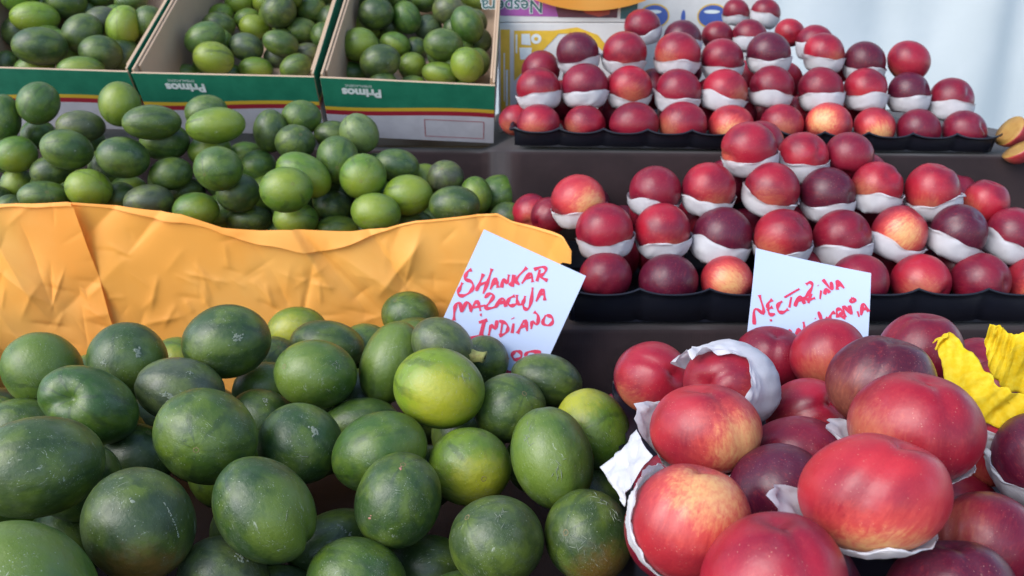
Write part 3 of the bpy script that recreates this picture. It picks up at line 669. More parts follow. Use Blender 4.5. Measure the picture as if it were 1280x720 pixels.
('H','y',(-0.61,1.0861,1.1475),(0.031,0.0288,0.0294),(-0.038,0.289,-0.580,0.761),(-0.38,-0.44,0.81),1,(0.16,-0.02,0.99),'yellowish green melon, fourth from left in the front row of the middle heap'),
('H','d',(-0.5889,1.1273,1.1244),(0.0261,0.0242,0.0247),(0.546,0.197,0.611,-0.538),(0.97,-0.14,0.18),0,(0,0,0),'dark green melon, fifth from left in the front row of the middle heap'),
('H','k',(-0.5264,1.0862,1.1287),(0.0337,0.0252,0.0272),(-0.198,0.121,-0.629,0.742),(0.99,-0.14,-0),0,(0,0,0),'grey-green melon, sixth from left in the front row of the middle heap'),
('H','l',(-0.4569,1.0797,1.1171),(0.0321,0.0264,0.0278),(-0.161,0.120,-0.623,0.756),(-0.97,-0.21,-0.13),0,(-0.3,0.08,0.95),'light green melon, seventh from left in the front row of the middle heap'),
('H','d',(-0.3959,1.1224,1.0932),(0.0343,0.0228,0.0254),(-0.117,0.117,-0.617,0.769),(1,0.01,-0.07),0,(0,0,0),'dark green melon, eighth from left in the front row of the middle heap'),
('H','l',(-0.3139,1.0813,1.1038),(0.0325,0.0255,0.0271),(-0.106,0.091,-0.620,0.772),(-0.12,-0.29,0.95),1,(0.35,0.23,0.91),'light green melon, ninth from left in the front row of the middle heap'),
('H','l',(-0.2593,1.1015,1.0839),(0.0323,0.0209,0.0234),(-0.078,0.082,-0.616,0.780),(0.95,-0.31,0.02),0,(-0.59,0.48,0.65),'light green melon, eleventh from left in the front row of the middle heap'),
('H','d',(-0.2722,1.1357,1.11),(0.0284,0.0254,0.0261),(-0.114,0.056,-0.629,0.767),(0.44,-0.17,0.89),1,(0,0,0),'dark green melon, tenth from left in the front row of the middle heap'),
('H','l',(-0.1909,1.0472,1.1207),(0.0353,0.028,0.0297),(0.002,0.114,-0.618,0.778),(0.42,0.57,0.71),1,(0.23,-0.26,0.94),'light green melon, twelfth from left in the front row of the middle heap'),
('H','g',(-0.1496,1.1107,1.0899),(0.0327,0.0213,0.0238),(-0.046,0.047,-0.620,0.782),(0.98,-0.2,0.04),0,(0,0,0),'mid green melon, thirteenth from left in the front row of the middle heap'),
('H','d',(-0.0821,1.0665,1.127),(0.0364,0.0283,0.0302),(-0.030,0.024,-0.630,0.775),(-0.98,0.12,-0.14),0,(0,0,0),'dark green melon, fourteenth from left in the front row of the middle heap'),
('H','d',(-0.0061,1.1293,1.093),(0.0284,0.0264,0.0269),(-0.003,0.001,-0.624,0.782),(0.98,0.19,0.01),0,(0,0,0),'dark green melon, rightmost in the front row of the middle heap'),
]
NECTARINES=[
('F','r',(0.1284,0.6375,1.0569),(0.0338,0.033,0.0332),(-0.159,-0.206,-0.502,0.825),(-0.58,0.3,0.76),(0.86,0.41,0.3),0,'plain rose-red nectarine at the left back of the front heap'),
('F','r',(0.1777,0.5639,1.084),(0.0373,0.0345,0.0352),(0.179,-0.049,-0.541,0.820),(0.52,0.19,0.83),(-0.73,0.43,0.53),((-0.87,-0.49,0.1),80,[((-0.2,0.27,0.92),1.0,0.42),((-1.02,0.22,0.28),0.85,0.16),((0.81,-0.55,-0.13),0.75,0.5)]),'red nectarine wrapped from behind in a tall white tissue'),
('F','b',(0.1388,0.4888,1.084),(0.0396,0.0324,0.0341),(0.062,-0.105,-0.507,0.853),(0.1,-0.93,0.35),(-0.7,0.3,0.65),((-0.19,-0.4,0.9),114,[((-0.92,0.28,0.47),0.9,0.25)]),'bright red nectarine with a yellow cheek, left front of the heap'),
('F','b',(0.1063,0.3894,1.0765),(0.0365,0.0333,0.0341),(-0.060,-0.154,-0.443,0.881),(-0.52,-0.82,0.25),(-0.46,-0.4,0.79),((0.37,-0.55,0.75),106,[((-0.82,0.39,0.58),0.45,0.35)]),'speckled nectarine with a yellow patch next to the melons'),
('F','r',(0.1364,0.3316,1.0803),(0.0386,0.0335,0.0348),(-0.151,-0.237,-0.379,0.882),(-0.51,-0.75,0.42),(0.6,0.59,0.54),0,'large red nectarine cut by the bottom edge, left of the plum-coloured one'),
('F','b',(0.2035,0.3719,1.1072),(0.0401,0.0332,0.0349),(0.040,-0.220,-0.451,0.864),(-0.61,-0.76,0.21),(0.13,0.94,0.31),((-0.15,-0.07,0.99),118,[((-0.95,0.18,-0.12),0.75,0.3)]),'largest nectarine, red with a cream underside, in the front'),
('F','r',(0.2606,0.44,1.1117),(0.0399,0.0357,0.0367),(0.176,-0.171,-0.509,0.825),(-0.13,-0.93,0.36),(0.72,0.3,0.63),((-0.2,-0.18,0.96),116,[((-0.93,0.28,-0.04),0.55,0.3)]),'big rosy nectarine with yellow russet marks at its left'),
('F','p',(0.2803,0.5283,1.1028),(0.039,0.0357,0.0365),(0.067,-0.220,-0.510,0.829),(-0.46,-0.87,0.18),(0.74,0.31,0.59),0,'glossy dark plum-red nectarine behind the big rosy one'),
('F','m',(0.3689,0.6362,1.084),(0.0354,0.0336,0.034),(-0.039,-0.312,-0.482,0.818),(-0.53,-0.8,0.27),(0,0,0),0,'glossy deep red nectarine left of the yellow crepe paper'),
('F','r',(0.2912,0.6487,1.0747),(0.0346,0.0314,0.0321),(-0.191,-0.344,-0.448,0.803),(0.53,0.85,0),(0.44,0.29,0.85),0,'red nectarine overlapping the lower part of the white card'),
('F','m',(0.2584,0.697,1.0511),(0.0366,0.03,0.0315),(0.188,-0.071,-0.555,0.807),(-0,-0.82,0.57),(0,0,0),0,'dark red nectarine behind the tall white tissue'),
('F','m',(0.4518,0.6774,1.0442),(0.0333,0.0294,0.0303),(-0.387,-0.502,-0.269,0.725),(0.09,0.98,-0.15),(0,0,0),0,'small glossy nectarine between the two yellow paper tufts'),
('F','r',(0.4366,0.6223,1.0465),(0.0319,0.0294,0.03),(-0.259,-0.450,-0.335,0.786),(0.13,0.95,-0.29),(0.66,-0.19,0.72),0,'nectarine tucked under the yellow paper at right'),
('F','r',(0.3862,0.5238,1.0473),(0.0332,0.0296,0.0305),(-0.193,-0.409,-0.349,0.821),(0.9,0.43,-0.08),(0.97,-0.02,0.23),0,'red nectarine just below the yellow crepe paper'),
('F','p',(0.3702,0.4756,1.0684),(0.0329,0.0267,0.0281),(-0.372,-0.483,-0.235,0.757),(0.62,0.77,0.16),(0,0,0),((-0.24,-0.06,0.97),98,[((-0.78,0.52,0.33),0.6,0.5)]),'dark plum nectarine in white tissue at the right edge'),
('F','r',(0.2482,0.576,1.049),(0.0334,0.0314,0.0319),(-0.213,-0.327,-0.420,0.819),(-0.74,0.21,0.64),(0.7,0.32,0.64),0,'shaded red nectarine between the tall tissue and the plum-red one'),
('F','m',(0.2142,0.5023,1.0566),(0.0368,0.0276,0.0298),(0.082,-0.155,-0.489,0.854),(0.1,0.99,-0.09),(0,0,0),0,'speckled red nectarine in the hollow right of the yellow-cheeked one'),
('F','p',(0.1797,0.4468,1.0608),(0.0336,0.0306,0.0313),(-0.171,-0.270,-0.412,0.853),(-0.16,0.93,-0.32),(0,0,0),0,'dark purple nectarine deep in the hollow left of the largest one'),
('F','m',(0.2974,0.4048,1.0516),(0.0315,0.0294,0.0299),(-0.203,-0.378,-0.319,0.845),(0.82,0.39,0.41),(0.24,-0.63,0.74),0,'shaded dark red nectarine at lower right under the tissue'),
('F','p',(0.2481,0.3569,1.0515),(0.0356,0.028,0.0298),(-0.030,-0.279,-0.373,0.884),(-0.38,-0.88,0.3),(0,0,0),0,'purple nectarine at the bottom edge below the largest one'),
('F','m',(0.1128,0.7176,0.9698),(0.0299,0.025,0.0262),(0.557,0.394,0.336,-0.649),(-0.07,0.97,0.21),(0,0,0),0,'sliver of red nectarine between green melon and white tissue'),
('M','m',(0.1216,0.9441,1.0596),(0.0341,0.0322,0.0327),(0.043,-0.044,-0.593,0.802),(0.39,0.88,0.28),(0,0,0),0,'deep red bare nectarine, leftmost in the bottom row of the middle tray'),
('M','p',(0.203,0.9433,1.0531),(0.0387,0.0356,0.0364),(0.064,-0.078,-0.589,0.802),(0.2,0.88,0.43),(0,0,0),0,'plum-coloured bare nectarine, second from left in the bottom row of the middle tray'),
('M','b',(0.2791,0.9437,1.0532),(0.0333,0.0331,0.0331),(0.557,0.519,0.294,-0.578),(0.68,0.7,0.21),(0.05,0.11,0.99),0,'red and yellow bare nectarine, third from left in the bottom row of the middle tray'),
('M','m',(0.3866,0.983,1.0556),(0.0314,0.0312,0.0313),(0.389,0.082,-0.599,0.695),(-0.48,0.84,0.24),(0,0,0),0,'deep red bare nectarine, fourth from left in the bottom row of the middle tray'),
('M','m',(0.4461,0.9315,1.0568),(0.0355,0.0351,0.0352),(0.194,-0.121,-0.591,0.774),(-0.53,0.74,0.4),(0,0,0),0,'deep red bare nectarine, fifth from left in the bottom row of the middle tray'),
('M','r',(0.5292,0.94,1.0532),(0.0364,0.0356,0.0358),(-0.481,-0.556,-0.241,0.634),(0.48,0.77,0.42),(0.4,0.02,0.92),0,'red bare nectarine, sixth from left in the bottom row of the middle tray'),
('M','m',(0.6069,0.9402,1.0542),(0.0364,0.0344,0.0349),(-0.449,-0.563,-0.235,0.653),(0.14,0.86,0.48),(0,0,0),0,'deep red bare nectarine, seventh from left in the bottom row of the middle tray'),
('M','b',(0.6808,0.9459,1.0511),(0.0348,0.0319,0.0326),(-0.430,-0.571,-0.223,0.663),(-0.16,0.99,0.02),(0.63,0.27,0.73),0,'red and yellow bare nectarine, rightmost in the bottom row of the middle tray'),
('M','r',(0.1223,0.9765,1.1134),(0.0377,0.0359,0.0364),(0.076,-0.017,-0.619,0.782),(0.33,0.85,0.42),(-0.72,0.69,0.12),((-0.13,-0.01,0.99),107,[]),'red tissue-wrapped nectarine, leftmost in the second row of the middle tray'),
('M','r',(0.2003,0.9866,1.1109),(0.0366,0.0353,0.0356),(0.138,-0.014,-0.620,0.772),(-0.1,0.89,0.45),(-0.42,0.78,0.47),((-0.13,-0.07,0.99),107,[]),'red tissue-wrapped nectarine, second from left in the second row of the middle tray'),
('M','p',(0.2818,0.9897,1.1016),(0.0394,0.0384,0.0387),(0.242,0.022,-0.618,0.748),(-0.09,0.99,0.14),(0,0,0),((0.18,0.08,0.98),102,[]),'plum-coloured tissue-wrapped nectarine, third from left in the second row of the middle tray'),
('M','r',(0.3537,0.9662,1.1063),(0.037,0.0362,0.0364),(0.651,0.602,0.148,-0.438),(0.08,0.9,0.42),(0.19,-0.73,0.66),((-0.07,-0.22,0.97),101,[]),'red tissue-wrapped nectarine, fourth from left in the second row of the middle tray'),
('M','m',(0.438,0.9811,1.1015),(0.0375,0.0359,0.0363),(0.559,0.583,0.217,-0.548),(-0.08,0.88,0.47),(0,0,0),((-0.19,0.01,0.98),97,[]),'deep red tissue-wrapped nectarine, fifth from left in the second row of the middle tray'),
('M','b',(0.5158,0.9855,1.1069),(0.0365,0.0341,0.0347),(0.515,0.585,0.225,-0.584),(-0.55,0.8,0.24),(0.08,0.19,0.98),((0.27,-0.03,0.96),107,[]),'red and yellow tissue-wrapped nectarine, sixth from left in the second row of the middle tray'),
('M','p',(0.5901,0.9784,1.1098),(0.0372,0.0336,0.0345),(-0.482,-0.590,-0.221,0.609),(-0.39,0.83,0.4),(0,0,0),((0.34,-0.06,0.94),106,[]),'plum-coloured tissue-wrapped nectarine, seventh from left in the second row of the middle tray'),
('M','m',(0.6671,0.9849,1.1048),(0.0365,0.032,0.033),(-0.456,-0.594,-0.214,0.627),(0.27,0.87,0.42),(0,0,0),((0.34,-0.1,0.94),107,[((-0.9,-0.2,0.1),0.37,0.24)]),'deep red tissue-wrapped nectarine, rightmost in the second row of the middle tray'),
('M','b',(0.0908,1.026,1.1429),(0.0371,0.0351,0.0356),(0.063,-0.005,-0.634,0.771),(0.69,0.65,0.3),(-0.49,0.19,0.85),((-0.12,0.01,0.99),107,[]),'red and yellow tissue-wrapped nectarine, leftmost in the third row of the middle tray'),
('M','m',(0.1971,1.0364,1.1541),(0.0358,0.0341,0.0346),(0.156,0.011,-0.639,0.753),(0.32,0.72,0.62),(0,0,0),((0.11,-0.05,0.99),107,[]),'deep red tissue-wrapped nectarine, second from left in the third row of the middle tray'),
('M','r',(0.269,1.0301,1.1587),(0.0363,0.0348,0.0351),(0.243,0.043,-0.640,0.727),(0.31,0.86,0.4),(-0.55,0.56,0.62),((0.04,-0.09,1),107,[]),'red tissue-wrapped nectarine, third from left in the third row of the middle tray'),
('M','r',(0.3528,1.0222,1.1591),(0.0366,0.0351,0.0355),(0.369,0.109,-0.633,0.671),(0.72,0.63,0.28),(-0.28,0.58,0.76),((0.19,-0.22,0.96),104,[((-0.9,-0.2,0.1),0.37,0.28)]),'red tissue-wrapped nectarine, fourth from left in the third row of the middle tray'),
('M','p',(0.4305,1.0271,1.1516),(0.0366,0.0348,0.0353),(0.607,0.620,0.165,-0.468),(0.6,0.67,0.44),(0,0,0),((-0.09,-0.03,1),104,[]),'plum-coloured tissue-wrapped nectarine, fifth from left in the third row of the middle tray'),
('M','r',(0.4986,1.0307,1.1607),(0.0345,0.0321,0.0327),(0.562,0.620,0.186,-0.515),(-0.23,0.67,0.7),(0.05,-0.58,0.81),((-0.01,0.05,1),107,[]),'red tissue-wrapped nectarine, sixth from left in the third row of the middle tray'),
('M','r',(0.5727,1.0266,1.1561),(0.0375,0.034,0.0349),(0.519,0.616,0.199,-0.558),(-0.79,0.59,0.19),(0.64,-0.4,0.66),((-0.21,-0.01,0.98),107,[]),'red tissue-wrapped nectarine, seventh from left in the third row of the middle tray'),
('M','r',(0.6566,1.0388,1.1374),(0.0312,0.0288,0.0294),(0.532,0.626,0.152,-0.550),(-0.7,0.69,0.2),(0.01,-0.8,0.6),0,'red bare nectarine, rightmost in the third row of the middle tray'),
('M','r',(0.3293,1.0652,1.2083),(0.0379,0.0358,0.0363),(0.311,0.085,-0.656,0.683),(0.38,0.67,0.64),(0.28,0.95,0.14),((-0.2,-0.05,0.98),107,[]),'red tissue-wrapped nectarine, leftmost in the top row of the middle tray'),
('M','r',(0.4084,1.0735,1.1948),(0.0358,0.0337,0.0342),(0.639,0.646,0.128,-0.399),(0.13,0.83,0.55),(0.8,-0.51,0.32),((-0.07,-0.08,0.99),97,[((-0.9,-0.2,0.1),0.53,0.16)]),'red tissue-wrapped nectarine, second from left in the top row of the middle tray'),
('M','m',(0.4748,1.0768,1.1972),(0.0338,0.0313,0.0319),(0.340,0.036,-0.659,0.670),(-0.43,0.74,0.52),(0,0,0),0,'deep red bare nectarine, rightmost in the top row of the middle tray'),
('M','r',(0.0282,1.0966,1.1101),(0.028,0.0279,0.0279),(0.105,0.068,-0.623,0.772),(-0.04,0.59,0.81),(-0.23,0.31,0.92),0,'red bare nectarine, left one in the left end pair of the middle tray'),
('M','m',(0.0534,1.0573,1.1141),(0.0271,0.0269,0.027),(0.201,0.130,-0.612,0.754),(0.37,0.79,0.48),(0,0,0),0,'deep red bare nectarine, right one in the left end pair of the middle tray'),
('B','r',(0.0067,1.2904,1.2244),(0.0288,0.0253,0.0262),(0.003,-0.000,-0.672,0.741),(-0.3,0.73,0.61),(0.41,0.56,0.72),0,'red bare nectarine, leftmost in the bottom row of the back tray'),
('B','r',(0.0426,1.2472,1.2237),(0.0348,0.0306,0.0316),(0.022,-0.003,-0.671,0.742),(0.41,0.87,0.27),(0.24,0.44,0.87),0,'red bare nectarine, second from left in the bottom row of the back tray'),
('B','r',(0.1184,1.2586,1.2224),(0.0337,0.0297,0.0307),(0.061,-0.007,-0.671,0.739),(-0.45,0.64,0.62),(0.65,0.51,0.57),0,'red bare nectarine, third from left in the bottom row of the back tray'),
('B','m',(0.1957,1.2364,1.224),(0.0392,0.0348,0.0359),(0.105,-0.010,-0.671,0.734),(0.61,0.7,0.37),(0,0,0),0,'deep red bare nectarine, fourth from left in the bottom row of the back tray'),
('B','r',(0.2722,1.2356,1.2241),(0.0389,0.0347,0.0357),(0.149,-0.009,-0.671,0.726),(-0.04,0.88,0.47),(0.61,0.46,0.65),0,'red bare nectarine, fifth from left in the bottom row of the back tray'),
('B','b',(0.3524,1.2428,1.2206),(0.0362,0.0326,0.0335),(0.198,-0.004,-0.671,0.715),(0.29,0.79,0.53),(-0.14,0.4,0.9),0,'red and yellow bare nectarine, sixth from left in the bottom row of the back tray'),
('B','r',(0.4354,1.249,1.2224),(0.0346,0.0314,0.0322),(0.255,0.011,-0.672,0.695),(-0.41,0.74,0.53),(-0.19,0.31,0.93),0,'red bare nectarine, seventh from left in the bottom row of the back tray'),
('B','b',(0.508,1.2403,1.2235),(0.0364,0.0331,0.0339),(-0.312,-0.031,0.672,-0.671),(0.06,0.76,0.65),(0.35,-0.01,0.94),0,'red and yellow bare nectarine, eighth from left in the bottom row of the back tray'),
('B','b',(0.5873,1.2523,1.2181),(0.0328,0.0298,0.0306),(-0.369,-0.057,0.670,-0.641),(-0.83,0.54,0.13),(-0.47,0.14,0.87),0,'red and yellow bare nectarine, ninth from left in the bottom row of the back tray'),
('B','m',(0.654,1.2418,1.2144),(0.0346,0.0314,0.0322),(-0.423,-0.083,0.667,-0.607),(-0.38,0.91,0.12),(0,0,0),0,'deep red bare nectarine, tenth from left in the bottom row of the back tray'),
('B','m',(0.7245,1.2363,1.2125),(0.0342,0.0308,0.0316),(0.570,0.664,0.108,-0.472),(0.29,0.84,0.46),(0,0,0),0,'deep red bare nectarine, rightmost in the bottom row of the back tray'),
('B','r',(0.0433,1.2868,1.276),(0.0367,0.0338,0.0345),(0.031,0.006,-0.687,0.726),(-0.5,0.71,0.5),(-0.49,0.68,0.54),((-0.1,0.12,0.99),107,[]),'red tissue-wrapped nectarine, leftmost in the second row of the back tray'),
('B','m',(0.119,1.2839,1.2813),(0.0378,0.0348,0.0355),(0.085,0.017,-0.688,0.721),(-0.07,0.94,0.32),(0,0,0),((-0.04,0.04,1),107,[]),'deep red tissue-wrapped nectarine, second from left in the second row of the back tray'),
('B','r',(0.1929,1.2876,1.2785),(0.0365,0.0336,0.0343),(0.139,0.030,-0.687,0.713),(0.47,0.73,0.49),(-0.26,0.42,0.87),((-0.01,-0.23,0.97),107,[]),'red tissue-wrapped nectarine, third from left in the second row of the back tray'),
('B','m',(0.2722,1.2819,1.2726),(0.0375,0.0346,0.0353),(0.201,0.049,-0.684,0.699),(0.38,0.81,0.44),(0,0,0),((0.09,-0.1,0.99),104,[((-0.9,-0.2,0.1),0.37,0.26)]),'deep red tissue-wrapped nectarine, fourth from left in the second row of the back tray'),
('B','r',(0.3481,1.2821,1.2726),(0.0373,0.0343,0.035),(-0.262,-0.071,0.683,-0.679),(0.09,0.94,0.33),(-0.84,-0.03,0.54),((0.22,-0,0.97),104,[]),'red tissue-wrapped nectarine, fifth from left in the second row of the back tray'),
('B','m',(0.4265,1.2876,1.2785),(0.0359,0.0328,0.0336),(-0.321,-0.095,0.682,-0.651),(0.53,0.62,0.58),(0,0,0),((0.15,0.03,0.99),107,[]),'deep red tissue-wrapped nectarine, sixth from left in the second row of the back tray'),
('B','m',(0.5048,1.282,1.2751),(0.0368,0.0334,0.0343),(-0.379,-0.119,0.677,-0.619),(0.25,0.78,0.57),(0,0,0),((-0.12,0.1,0.99),104,[]),'deep red tissue-wrapped nectarine, seventh from left in the second row of the back tray'),
('B','r',(0.5793,1.2848,1.2749),(0.0355,0.0318,0.0327),(0.589,0.674,0.138,-0.425),(0.77,0.63,-0.07),(0.56,-0.6,0.57),((-0.05,-0,1),103,[]),'red tissue-wrapped nectarine, eighth from left in the second row of the back tray'),
('B','p',(0.6532,1.2894,1.2694),(0.0342,0.0303,0.0313),(0.559,0.670,0.152,-0.464),(0.31,0.9,0.3),(0,0,0),((-0.02,0.05,1),102,[]),'plum-coloured tissue-wrapped nectarine, ninth from left in the second row of the back tray'),
('B','m',(0.7206,1.2815,1.2586),(0.0365,0.0319,0.033),(0.532,0.665,0.163,-0.498),(0.05,0.88,0.46),(0,0,0),((0.03,0.05,1),98,[]),'deep red tissue-wrapped nectarine, rightmost in the second row of the back tray'),
('B','p',(0.1099,1.3334,1.3317),(0.0361,0.0328,0.0336),(0.076,0.017,-0.702,0.708),(-0.57,0.72,0.39),(0,0,0),((-0.17,-0.11,0.98),107,[]),'plum-coloured tissue-wrapped nectarine, leftmost in the third row of the back tray'),
('B','r',(0.1884,1.3286,1.3319),(0.0372,0.0338,0.0346),(-0.132,-0.032,0.702,-0.700),(0.27,0.95,0.17),(-0.31,0.84,0.44),((0.09,-0.2,0.98),107,[]),'red tissue-wrapped nectarine, second from left in the third row of the back tray'),
('B','r',(0.2756,1.3231,1.3295),(0.0382,0.0347,0.0355),(-0.196,-0.051,0.700,-0.685),(0.34,0.88,0.33),(0.32,0.58,0.75),((0.07,-0.06,1),107,[]),'red tissue-wrapped nectarine, third from left in the third row of the back tray'),
('B','m',(0.3526,1.3301,1.3215),(0.0356,0.0323,0.0331),(-0.251,-0.070,0.696,-0.669),(0.52,0.82,0.23),(0,0,0),((-0.07,-0.1,0.99),107,[]),'deep red tissue-wrapped nectarine, fourth from left in the third row of the back tray'),
('B','p',(0.4288,1.3281,1.3306),(0.0366,0.033,0.0339),(-0.304,-0.090,0.696,-0.644),(0.41,0.68,0.61),(0,0,0),((-0.01,-0.07,1),103,[]),'plum-coloured tissue-wrapped nectarine, fifth from left in the third row of the back tray'),
('B','r',(0.5249,1.3384,1.3316),(0.0341,0.0304,0.0313),(-0.363,-0.113,0.693,-0.612),(-0.19,0.79,0.59),(-0.82,-0.05,0.57),((-0.01,-0.06,1),107,[((-0.9,-0.2,0.1),0.39,0.28)]),'red tissue-wrapped nectarine, sixth from left in the third row of the back tray'),
('B','p',(0.592,1.33,1.3164),(0.0351,0.0311,0.0321),(-0.407,-0.130,0.687,-0.588),(-0.77,0.56,0.32),(0,0,0),((-0,-0.16,0.99),102,[]),'plum-coloured tissue-wrapped nectarine, seventh from left in the third row of the back tray'),
('B','r',(0.6643,1.3276,1.3183),(0.0353,0.0308,0.0319),(-0.385,-0.074,0.696,-0.602),(-0.65,0.69,0.3),(-0.13,0.98,0.14),0,'red bare nectarine, rightmost in the third row of the back tray'),
('B','m',(0.2393,1.475,1.3758),(0.0336,0.0301,0.031),(-0.150,-0.039,0.712,-0.685),(0.37,0.72,0.59),(0,0,0),((-0.21,-0.18,0.96),104,[]),'deep red tissue-wrapped nectarine, leftmost in the fourth row of the back tray'),
('B','p',(0.3114,1.462,1.3549),(0.0347,0.0313,0.0321),(-0.199,-0.053,0.706,-0.677),(-0.02,0.99,0.14),(0,0,0),((-0.05,-0.06,1),98,[]),'plum-coloured tissue-wrapped nectarine, second from left in the fourth row of the back tray'),
('B','m',(0.3826,1.4902,1.359),(0.0294,0.0264,0.0271),(-0.239,-0.067,0.706,-0.663),(0.39,0.78,0.48),(0,0,0),0,'deep red bare nectarine, third from left in the fourth row of the back tray'),
('B','m',(0.438,1.4761,1.359),(0.0319,0.0286,0.0294),(-0.276,-0.081,0.705,-0.649),(0.62,0.58,0.53),(0,0,0),((0.11,0.06,0.99),102,[]),'deep red tissue-wrapped nectarine, fourth from left in the fourth row of the back tray'),
('B','r',(0.5196,1.5006,1.3647),(0.0278,0.0247,0.0255),(-0.315,-0.093,0.704,-0.629),(0.39,0.91,0.12),(0.19,0.96,0.22),0,'red bare nectarine, fifth from left in the fourth row of the back tray'),
('B','m',(0.5538,1.4586,1.3466),(0.0342,0.0304,0.0313),(-0.350,-0.108,0.698,-0.616),(0.65,0.67,0.35),(0,0,0),((0.08,-0.02,1),91,[]),'deep red tissue-wrapped nectarine, rightmost in the fourth row of the back tray'),
('B','m',(0.4501,1.6238,1.4055),(0.0273,0.0248,0.0254),(-0.322,-0.150,0.703,-0.617),(0.1,0.92,0.38),(0,0,0),((0.05,-0.09,0.99),107,[]),'deep red tissue-wrapped nectarine, left one in the topmost pair of the back tray'),
('B','m',(0.5052,1.6094,1.4035),(0.0297,0.0263,0.0271),(-0.286,-0.085,0.713,-0.634),(-0,0.86,0.5),(0,0,0),((0.29,-0.09,0.95),97,[]),'deep red tissue-wrapped nectarine, right one in the topmost pair of the back tray'),
]
